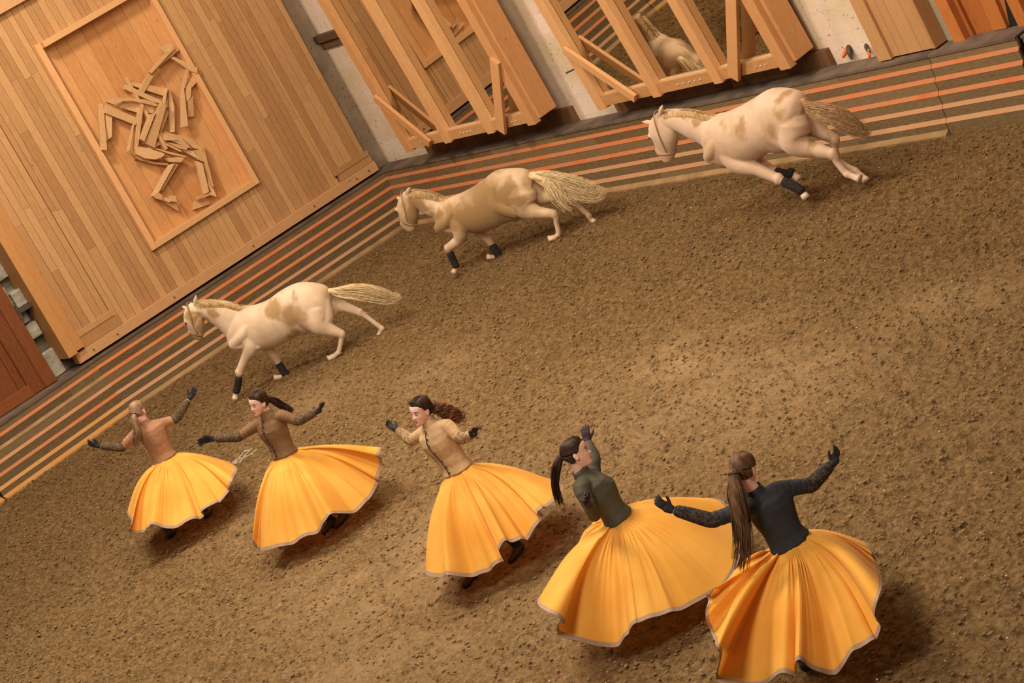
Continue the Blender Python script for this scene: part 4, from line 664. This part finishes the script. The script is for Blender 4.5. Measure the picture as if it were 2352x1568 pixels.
    # hooves: the lower two points of each leg
    for nm in ('fn', 'ff', 'hn', 'hf'):
        a = Vector(h[nm][-2][:3]); c = Vector(h[nm][-1][:3]); r = h[nm][-1][3]; d = (c - a).normalized()
        rings = [ring(c - d * .03, Vector((r * .95, 0, 0)) - d * d.dot(Vector((r * .95, 0, 0))), Vector((0, r * .9, 0)), 14), ring(c + d * .035, (Vector((1, 0, 0)) - d * d.x).normalized() * r * 1.3, Vector((0, r * 1.15, 0)), 14)]
        mesh_obj('hoof', *loft(rings), M['hoof'], t)
    for nm, i0, i1 in h['boots']:
        L = [Vector(p[:3]) for p in h[nm]]; R = [p[3] for p in h[nm]]
        i1 = min(i1, len(L) - 1)
        mesh_obj('leg_wrap', *limb(L[i0 - 1 + 1:i1 + 1] if i1 - i0 >= 1 else L[i0 - 1:i0 + 1], [r + .016 for r in R[i0:i1 + 1]] if i1 - i0 >= 1 else [R[i0] + .014] * 2, n=16, k=4), M['wrap'], t)
    tm = M['tail_b'] if k == 3 else M['tail_y']
    TP = [Vector(p) for p in h['tail']]; tw = h['tw']
    prof = (lambda u: (.25 + 1.1 * math.sin(math.pi * min(1, u * 1.05)) ** .8 + .25 * u))
    mesh_core = limb(TP[:-1], [(.045 + .030 * math.sin(math.pi * i / (len(TP) - 1))) * tw for i in range(len(TP) - 1)], n=12, k=5)
    mesh_core = limb(TP[:-1], [(.040 + .012 * math.sin(math.pi * i / (len(TP) - 1))) * tw * (1 - .5 * i / len(TP)) for i in range(len(TP) - 1)], n=12, k=5)
    tl = mesh_obj('tail', *mesh_core, tm, t)
    st = strands('tail_hair', TP, .062 * tw, 800, tm, tl, (0, 0, 1), r=.0034, seed=k, wav=.030, prof=prof)
    if k == 2:
        base = TP[1]; drop = [base, base + Vector((-.12, .10, -.16)), base + Vector((-.2, .16, -.36)), base + Vector((-.34, .18, -.50))]
        strands('tail_hair', drop, .10, 60, tm, tl, (1, 0, 0), r=.005, seed=9, wav=.04)
    # mane lying over the crest
    mp = crom(h['mane'], 8); parts = []; rg = random.Random(k)
    for i, p in enumerate(mp):
        for q in range(20):
            s = rg.choice((1, 1, -1)); a = Vector(p) + Vector((rg.uniform(-.03, .03), 0, -.008)); u = rg.uniform(.6, 1.15); w_ = rg.uniform(-.035, .005)
            pts = [a, a + Vector((w_ * .3, s * .026, .004)), a + Vector((w_, s * .050, -.030 * u)), a + Vector((w_ * 1.6, s * (.060 + .01 * u), -.065 * u)), a + Vector((w_ * 2.2, s * .072, -.10 * u))]
            parts.append(tube(pts, [.004, .004, .004, .0035, .0015], 4))
    mesh_obj('mane', *join(parts), M['mane'], t)
    # cord bridle
    br = []
    for bl in h['bridle']:
        for s in (1, -1):
            pts = [Vector((p[0], s * (p[1] + .012), p[2])) for p in bl]
            pts = [Vector((pts[0].x + .02, 0, pts[0].z + .03))] + pts; br.append(tube([Vector(q) for q in crom(pts, 4)], [.007] * (4 * (len(pts) - 1) + 1), 6))
    a, c = Vector(h['nose'][0]), Vector(h['nose'][1]); cc = (a + c) / 2
    rg_ = ring(cc, (a - c) / 2 * 1.10, Vector((0, .078, 0)), 20, 2.3); br.append(tube(rg_ + [rg_[0]], [.007] * 21, 6))
    mesh_obj('bridle', *join(br), M['cord'], t)
    return t
make_horse(1, 'cream horse with tan patches and a streaming yellow tail, cantering nearest the dancers')
make_horse(2, 'golden tan horse with a bushy yellow tail and white saddle patch, cantering past the corner')
make_horse(3, 'large pinkish cream horse with a brown tail galloping along below the second mirror')

# ------------------------------------------------------------------ dancers
def head_mesh(c, f, u):
    """head modelled slice by slice: chin, jaw, lips, nose, eye sockets, brow, skull, ears"""
    f = Vector(f).normalized(); u = Vector(u); u = (u - f * u.dot(f)).normalized(); r = f.cross(u)
    S = [(-.118, .050, .028, .012), (-.112, .070, .008, .028), (-.10, .082, -.010, .038), (-.08, .085, -.030, .048), (-.055, .086, -.058, .058), (-.03, .087, -.080, .065), (0, .088, -.094, .070), (.03, .093, -.102, .073), (.055, .093, -.103, .074), (.08, .082, -.094, .070), (.10, .060, -.075, .057), (.113, .032, -.050, .038), (.119, .005, -.025, .015)]
    rows = crom(S, 6); n = 56; rings = []
    g = lambda x, m, s: math.exp(-((x - m) / s) ** 2)
    for z, yf, yb, w in rows:
        rg = []
        for i in range(n):
            t = 2 * math.pi * i / n; cx, sy = math.sin(t), math.cos(t)
            x = w * math.copysign(abs(cx) ** .9, cx); y = (yf if sy > 0 else -yb) * math.copysign(abs(sy) ** (.85 if sy > 0 else 1), sy)
            if sy > 0:
                nose = max(0, min(1, (z + .045) / .012)) * (.026 * g(z, -.034, .020) + .010 * g(z, 0, .025))
                wn = .0105 + .007 * g(z, -.036, .010)
                y += nose * g(x, 0, wn)
                y -= .013 * (g(x, .031, .015) + g(x, -.031, .015)) * g(z, .006, .014)
                y += .004 * (g(x, .03, .02) + g(x, -.03, .02)) * g(z, .030, .010)
                y += .006 * g(x, 0, .020) * (g(z, -.060, .006) + g(z, -.073, .007)) - .005 * g(x, 0, .02) * g(z, -.0665, .0035)
                y += .005 * g(x, 0, .018) * g(z, -.098, .012) - .004 * g(x, 0, .03) * g(z, -.084, .006)
                y += .004 * (g(x, .042, .018) + g(x, -.042, .018)) * g(z, -.028, .02)
            rg.append(Vector(c) + r * x + f * y + u * z)
        rings.append(rg)
    parts = [loft(rings)]
    for s in (1, -1):
        e = Vector(c) + r * (s * .071) - f * .008 + u * (-.008)
        parts.append(loft([ring(e + r * s * d, (u * .030 + f * -.006) * q, (f * -.019) * q, 12) for d, q in ((-.012, .7), (.0, .85), (.008, 1.0), (.013, .9), (.014, .6))]))
    return parts, (r, f, u)
def face_bits(c, R, parent, shut):
    r, f, u = R; c = Vector(c)
    P = lambda x, y, z: c + r * x + f * y + u * z
    for s in (1, -1):
        e = P(s * .031, .0705, .004)
        eo = mesh_obj('eye', *limb([e - f * .004, e], [.0135, .0125], n=12, k=1), M['eye_w'], parent)
        if not shut: mesh_obj('iris', *limb([e + f * .006 - u * .002, e + f * .0095 - u * .003], [.0062, .004], n=10, k=1), M['eye_d'], eo)
        mesh_obj('lashes', *tube([P(s * x, y + .006, z + (-.006 if shut else .0)) for x, y, z in ((.018, .080, .006), (.026, .083, .0115), (.036, .081, .0105), (.045, .073, .005))], [.0018, .0026, .0028, .0012], 6), M['brow'], parent)
        mesh_obj('eyebrow', *tube([P(s * x, y, z) for x, y, z in ((.014, .0895, .023), (.026, .0905, .0285), (.038, .086, .029), (.049, .074, .022))], [.0022, .0034, .003, .0012], 6), M['brow'], parent)
    mesh_obj('lips', *join([tube([P(x, y, z) for x, y, z in ((-.022, .0815, -.066), (-.010, .0895, -.0615), (0, .0905, -.0625), (.010, .0895, -.0615), (.022, .0815, -.066))], [.001, .0038, .0034, .0038, .001], 8), tube([P(x, y, z) for x, y, z in ((-.020, .0815, -.067), (-.008, .0895, -.0725), (.008, .0895, -.0725), (.020, .0815, -.067))], [.001, .0042, .0042, .001], 8)]), M['lips'], parent)
def hand_mesh(W, T, nrm, right, s_extra=1.0, curl=.25, spread=.16, rf=1.0):
    W = Vector(W); T = Vector(T); x = T - W; Lh = max(.14, min(.19, x.length)); s = Lh / .185 * s_extra; x.normalize()
    n = Vector(nrm); n = (n - x * n.dot(x)).normalized(); th = x.cross(n) if right else n.cross(x)
    P = lambda a, b_, c: W + x * a * s + th * b_ * s + n * c * s
    parts = [loft([ring(P(a, 0, 0), th * w * s * (.6 + .4 * rf), n * d * s * rf, 16, 2.6) for a, w, d in ((-.02, .026, .019), (0, .027, .019), (.02, .032, .017), (.055, .040, .016), (.088, .040, .014), (.098, .036, .010))])]
    for i, (b_, L_) in enumerate(((.030, .070), (.010, .079), (-.011, .074), (-.030, .058))):
        a0 = math.atan2(b_, .2) * spread * 7; cu = curl * (1 + .25 * i); pts = [P(.078, b_, 0)]; ang = 0; px, pb, pn = .088, b_, 0
        pts.append(P(px, pb, pn))
        for seg in (.42, .33, .25):
            ang += cu; px += L_ * seg * math.cos(ang) * math.cos(a0); pb += L_ * seg * math.sin(a0); pn += L_ * seg * math.sin(ang); pts.append(P(px, pb, pn))
        parts.append(limb(pts, [v * s * rf for v in (.0105, .0105, .0098, .009, .0075)], n=10, k=3))
    parts.append(limb([P(.015, .022, .002), P(.042, .046, .010), P(.066, .066, .014), P(.088, .076, .016)], [v * s * rf for v in (.016, .0135, .0115, .009)], n=10, k=3))
    return parts
def make_dancer(k, label, jm, hm, glove, lace, hairw, shut=False, curl=False, collar='placket', buttons=False, skirt_seed=1, dark_cuff=.42, tail_n=260, tailm=None):
    d = DANCERS[str(k)] if str(k) in DANCERS else DANCERS[k]
    G = Vector((d['g'][0], d['g'][1], 0)); t = thing('person', label, 'person', G, 0, 'dancers in orange skirts')
    q = {n: Vector(d[n]) - G for n in ('head', 'neck', 'chest', 'waist', 'hip', 'ls', 'le', 'lw', 'lh', 'rs', 're', 'rw', 'rh')}
    face = Vector(d['face']); spine = (q['neck'] - q['waist']).normalized(); face = (face - spine * face.dot(spine)).normalized(); side = spine.cross(face).normalized()
    hf, hu = Vector(d['hf']), Vector(d['hu'])
    hp, R = head_mesh(q['head'], hf, hu); r, f, u = R
    # ---- the body, one skin
    parts = list(hp)
    nb = q['neck']; jaw = q['head'] - u * .055 - f * .022
    parts.append(limb([nb - spine * .06, nb + spine * .02, jaw], [.062, .052, .050], n=18, k=3))
    def tor(c, w, dp, p=2.2): return ring(c, side * w, face * dp, 26, p)
    W, Cc = q['waist'], q['chest']
    mid = W.lerp(Cc, .5)
    parts.append(loft([tor(q['hip'] - spine * .12, .13, .10), tor(q['hip'], .165, .115), tor(W, .115, .085), tor(mid, .12, .09), tor(Cc, .145, .105), tor(nb - spine * .05, .13, .07), tor(nb, .05, .045)]))
    for s in 'lr':
        parts.append(limb([q[s + 's'], q[s + 'e'], q[s + 'w']], [.044, .036, .023], n=14, k=5))
        parts += hand_mesh(q[s + 'w'], q[s + 'h'], d[s + 'n'], s == 'r', .985, rf=.72)
        L = [Vector(p) - G for p in d['legs'][s]]
        bt = [Vector(p) - G for p in d['boots'][0 if s == 'l' else 1]]
        ankle = Vector((bt[0].x, bt[0].y, .10)); knee = L[0].lerp(ankle, .48) + face * .04
        hipj = q['hip'] + side * (.08 if s == 'l' else -.08) - spine * .05
        hipj.z = max(hipj.z, .72)
        parts.append(limb([hipj, hipj.lerp(knee, .5), knee, knee.lerp(ankle, .35), ankle], [.088, .075, .052, .052, .034], n=16, k=4))
        dirn = Vector((face.x, face.y, 0)).normalized()
        parts.append(limb([ankle + Vector((0, 0, -.03)), ankle + dirn * .09 + Vector((0, 0, -.065)), ankle + dirn * .15 + Vector((0, 0, -.072))], [.034, .030, .022], n=12, k=3))
        # boots over feet and calves
        kb = knee.lerp(ankle, .45)
        bo = fused('boot', [limb([kb, knee.lerp(ankle, .75), ankle], [.062, .052, .047], n=16, k=3), limb([ankle + Vector((0, 0, -.045)) - dirn * .035, ankle + dirn * .09 + Vector((0, 0, -.062)), ankle + dirn * .17 + Vector((0, 0, -.068))], [.046, .042, .032], n=14, k=3)], .008, M['boot'], t, smooth=3)
    fused('body', parts, .0052, M['skin'], t, smooth=2, factor=.4)
    face_bits(q['head'], R, t, shut)
    # ---- hair: cap fitted to the skull, hairline in front, then the tied length
    c = q['head']; rings = []
    for z, yf, yb, w in crom([(-.075, .0, -.045, .045), (-.05, .02, -.070, .058), (-.02, .03, -.092, .068), (.01, .04, -.104, .0735), (.035, .055, -.110, .078), (.06, .084, -.112, .081), (.085, .082, -.104, .078), (.108, .066, -.086, .066), (.122, .038, -.058, .046), (.129, .005, -.025, .018)], 5):
        rg = []
        for i in range(40):
            tt = 2 * math.pi * i / 40; cx, sy = math.sin(tt), math.cos(tt)
            y = (yf if sy > 0 else -yb) * sy
            # the face opening: hair recedes to a line behind the temples below the brow
            if z < .07 and sy > -.15: y = min(y, .018 + max(0, z - .02) * 1.3 - .02 * max(0, -z) * 10 * .0); 
            ww = w * (1.0 if z > -.02 else 1.0)
            rip = 1 + .012 * math.sin(tt * 16 + z * 60)
            rg.append(c + (r * ww * cx + f * y) * rip + u * z)
        rings.append(rg)
    hair = mesh_obj('hair', *loft(rings), M[hm], t)
    TP = [Vector(p) - G for p in d['tail']]
    er = (.0845, .118, .1145); ec = c + u * .018
    def on(dv, k_=1.0): # point of the hair shell in direction dv (r, f, u components)
        m_ = math.sqrt((dv[0] / er[0]) ** 2 + (dv[1] / er[1]) ** 2 + (dv[2] / er[2]) ** 2) / k_
        return ec + r * (dv[0] / m_) + f * (dv[1] / m_) + u * (dv[2] / m_)
    tv = TP[0] - ec; td = Vector((tv.dot(r), tv.dot(f), tv.dot(u))).normalized(); cr_ = random.Random(40 + k); locks = []
    for i in range(420):
        a = cr_.uniform(-1, 1); s1 = 1 if cr_.random() < .5 else -1; w_ = cr_.random()
        if w_ < .62: sd = Vector((a * .97, .70 - .42 * abs(a) ** 1.5, .84 - .74 * abs(a) ** 1.8))
        else: sd = Vector((s1 * cr_.uniform(.75, 1), cr_.uniform(-.75, -.28), -.75 * cr_.random() - .05))
        sd.normalize(); pts = []; lift = cr_.uniform(.985, 1.02)
        for j in range(13):
            q_ = j / 12; dv = sd.lerp(td, q_); 
            if dv.length < .05: break
            pts.append(on(dv.normalized(), lift))
        if len(pts) > 5: locks.append(tube(pts, [.0019] * len(pts), 4))
    mesh_obj('hair_locks', *join(locks), M[hm], hair)
    mesh_obj('ponytail', *limb([Vector(p) for p in TP[:-1]], [hairw * .6] + [hairw * .85] * (len(TP) - 3) + [hairw * .22], n=12, k=5), M[tailm or hm], hair)
    strands('hair_strands', TP, hairw * 1.05, tail_n, M[tailm or hm], hair, r, r=.0034 if not curl else .0042, seed=k, wav=.012 if not curl else .03, curl=.012 if curl else 0)
    a_ = TP[0]; dn = (TP[1] - TP[0]).normalized(); s_ = dn.orthogonal().normalized()
    rt = ring(a_ + dn * .006, s_ * hairw * .62, dn.cross(s_) * hairw * .62, 14); mesh_obj('hair_tie', *tube(rt + [rt[0]], [.008] * 15, 6), M['placket'], hair)
    # ---- jacket
    jp = [loft([tor(W - spine * .040, .152, .124, 2.2), tor(W - spine * .030, .150, .122), tor(W - spine * .005, .140, .113), tor(W + spine * .03, .132, .105), tor(W.lerp(Cc, .45), .137, .110), tor(W.lerp(Cc, .75) + face * .008, .155, .126), tor(Cc + face * .012, .165, .132), tor(Cc.lerp(nb, .45) + face * .004, .168, .112), tor(nb - spine * .055, .135, .085), tor(nb - spine * .012, .075, .070), tor(nb + spine * .012, .064, .062)])]
    for s in 'lr':
        sh = q[s + 's']; inn = sh.lerp(Cc.lerp(nb, .55), .45)
        el, wr = q[s + 'e'], q[s + 'w']; cu = el.lerp(wr, .84)
        rows = crom([list(inn) + [.072], list(sh) + [.066], list(sh.lerp(el, .5)) + [.056], list(el) + [.050], list(el.lerp(wr, .5)) + [.044], list(cu) + [.037]], 9)
        pts = [Vector(a[:3]) for a in rows]; rr = [a[3] * (1 + .045 * math.sin(i * 1.9 + k) * (1 if 8 < i else .3)) for i, a in enumerate(rows)]
        jp.append(limb(pts, rr, n=16, k=1))
    jk = fused('jacket', jp, .0085, M[jm], t, smooth=3)
    nr = ring(nb + spine * .020 + face * .002, side * .066, face * .064, 24); nr2 = ring(nb + spine * .045 + face * .004, side * .064, face * .064, 24); nr3 = [p + (p - nb).normalized() * -.006 for p in nr2]; nr4 = [p + (p - nb).normalized() * -.006 for p in nr]
    nr0 = ring(nb - spine * .008, side * .074, face * .072, 24)
    mesh_obj('collar', *loft([nr0, nr, nr2, nr3, nr4], cap=False), M[collar], jk)
    if buttons:
        line = [W - spine * .03 + face * .119, W + spine * .04 + face * .110, W.lerp(Cc, .5) + face * .117, Cc + face * .145, Cc.lerp(nb, .5) + face * .118, nb - spine * .02 + face * .076]
        line = [p - side * .018 for p in line]; cl = [Vector(a) for a in crom([list(p) for p in line], 6)]
        mesh_obj('placket', *tube([p + face * .003 for p in cl], [.004] * len(cl), 6), M['placket'], jk)
        for i in range(3, len(cl) - 1, 4):
            p = cl[i] + side * .014 + face * .004; mesh_obj('button', *limb([p, p + face * .006], [.008, .006], n=10, k=1), M['placket'], jk)
    if lace:
        for s in 'lr':
            el, wr = q[s + 'e'], q[s + 'w']; a0 = el.lerp(wr, .12); a1 = el.lerp(wr, .81)
            up_ = q[s + 's'].lerp(el, .8)
            mesh_obj('sleeve_lace', *limb([up_, el, el.lerp(wr, .5), a1], [.0535, .0535, .0475, .0405], n=16, k=5), M[lace], jk)
    for s in 'lr':
        gp = hand_mesh(q[s + 'w'], q[s + 'h'], d[s + 'n'], s == 'r', 1.0, rf=1.16)
        x = (q[s + 'w'] - q[s + 'e']).normalized()
        gp.append(limb([q[s + 'w'] - x * .006, q[s + 'w'] + x * .03], [.031, .031], n=14, k=2))
        fused('glove', gp, .0042, M[glove], t, smooth=2, factor=.4)
    # ---- skirt
    hem = [Vector(p) - G for p in d['hem']]; n = 520; K = 46
    HC = crom([list(p) for p in hem], 40, closed=True); idx = np.linspace(0, len(HC), n, endpoint=False).astype(int); HC = [Vector(HC[i]) for i in idx]
    Wc = W - spine * .022; raw = []
    for p in HC:
        v = p - Wc; raw.append(math.atan2(v.dot(side), v.dot(face)))
    un = np.unwrap(np.array(raw)); tot = un[-1] - un[0]; sg = 1 if tot > 0 else -1
    lin = un[0] + sg * 2 * math.pi * np.arange(n) / n; ker = np.ones(41) / 41
    un2 = np.convolve(np.concatenate([un[-20:] - sg * 2 * math.pi, un, un[:20] + sg * 2 * math.pi]), ker, 'valid')
    ang = .65 * un2 + .35 * lin
    rg = np.random.default_rng(skirt_seed); ks = list(range(4, 20)); ph = rg.uniform(0, 6.28, len(ks)); am = rg.uniform(.3, 1, len(ks)) / np.array(ks) ** .55
    T = np.arange(n) / n * 2 * math.pi
    fold = sum(a * np.sin(k_ * T + p) for a, k_, p in zip(am, ks, ph)); fold = fold / np.abs(fold).max(); fold = np.sign(fold) * np.abs(fold) ** .8
    fold2 = sum(a * np.sin(k_ * T + p) for a, k_, p in zip(rg.uniform(.3, 1, 9), range(17, 35, 2), rg.uniform(0, 6.28, 9))); fold2 = fold2 / np.abs(fold2).max(); fold2 = -np.abs(fold2) ** .7 + .3; pl_ph = rg.uniform(0, 6.28); pleat = np.sin(44 * T + 1.5 * np.sin(3 * T + pl_ph)) * .6 + np.sin(31 * T + 2) * .4
    def surf(extra=0.0, s0=0.0, s1=1.0, kk=K):
        rows = []
        for j in range(kk):
            s = s0 + (s1 - s0) * j / (kk - 1); row = []
            for i in range(n):
                a = ang[i]; wp = Wc + side * math.sin(a) * .108 + face * math.cos(a) * .086
                hp_ = HC[i]; v = hp_ - wp; p = wp + v * s
                out = (side * math.sin(a) + face * math.cos(a)); out = (out - v.normalized() * out.dot(v.normalized())); nn = out.normalized() if out.length > 1e-4 else spine
                bel = .075 * math.sin(math.pi * min(1, s)) * (1 - .35 * s) * min(1, s * 5)
                A = .068 * s ** 1.2 * (1 - .2 * s); B = .017 * max(0, 1 - s * 2.0) ** 1.2 * min(1, s * 5) ** 2; D2 = .016 * math.sin(math.pi * s) ** .8 * min(1, s * 4)
                row.append(p + nn * (bel + fold[i] * A + pleat[i] * B + fold2[i] * D2 * .32 + extra))
            rows.append(row)
        V = [p for rw in rows for p in rw]; F = [(j * n + i, j * n + (i + 1) % n, (j + 1) * n + (i + 1) % n, (j + 1) * n + i) for j in range(kk - 1) for i in range(n)]
        return V, F
    V, F = surf(0, 0, 1.0); sk = mesh_obj('skirt', V, F, M['skirt'], t)
    V, F = surf(.003, .972, 1.008, 4); V2, F2 = surf(-.004, .972, 1.008, 4); hm_ = mesh_obj('skirt_hem', *join([(V, F), (V2, [tuple(reversed(x)) for x in F2])]), M['hem'], sk)
    return t
make_dancer(1, 'dancer in a rosy brown jacket seen from behind, pale ponytail, farthest of the line', 'j1', 'h_light', 'glove', 'lace', .034, collar='j1', skirt_seed=3)
make_dancer(2, 'dancer in a brown buttoned jacket looking down, dark hair streaming back, arms spread', 'j2', 'h_dark', 'glove', 'lace', .046, shut=True, collar='j2', buttons=True, skirt_seed=5)
make_dancer(3, 'dancer in a camel jacket with curly auburn ponytail, both arms bent outward', 'j3', 'h_dark', 'glove', 'lace_p', .068, tailm='h_curl', shut=True, curl=True, collar='j3', buttons=True, skirt_seed=8, tail_n=420)
make_dancer(4, 'dancer in an olive grey leather jacket, in profile facing right with one arm raised', 'j4', 'h_dark', 'glove_p', None, .042, collar='j4', skirt_seed=11)
make_dancer(5, 'dancer in a black jacket seen from behind with a very long brown ponytail', 'j5', 'h_mid', 'glove', 'lace_k', .056, collar='j5', skirt_seed=14, tail_n=260)

# ------------------------------------------------------------------ small things
rp = thing('knotted_cord', 'pale frayed cord with a knot lying on the sand behind the farthest dancer', 'cord', (10.4, 27.75, 0)); o = Vector(rp.location)
rg = random.Random(4); parts = []
for q in range(7):
    a = rg.uniform(0, 6.28); pts = [Vector((.02 * q - .05, .01 * q, .05))]
    for i in range(14):
        a += rg.uniform(-.9, .9); pts.append(pts[-1] + Vector((.018 * math.cos(.3 + .5 * math.sin(a)), -.012 + .016 * math.sin(a), .008 * math.cos(a * 1.3))))
    pts = [Vector((p.x, p.y, max(.012, p.z))) for p in pts]
    parts.append(tube([Vector(p) for p in crom([list(p) for p in pts], 3)], [.006] * (3 * (len(pts) - 1) + 1), 6))
mesh_obj('strand', *join(parts), M['rope'], rp)
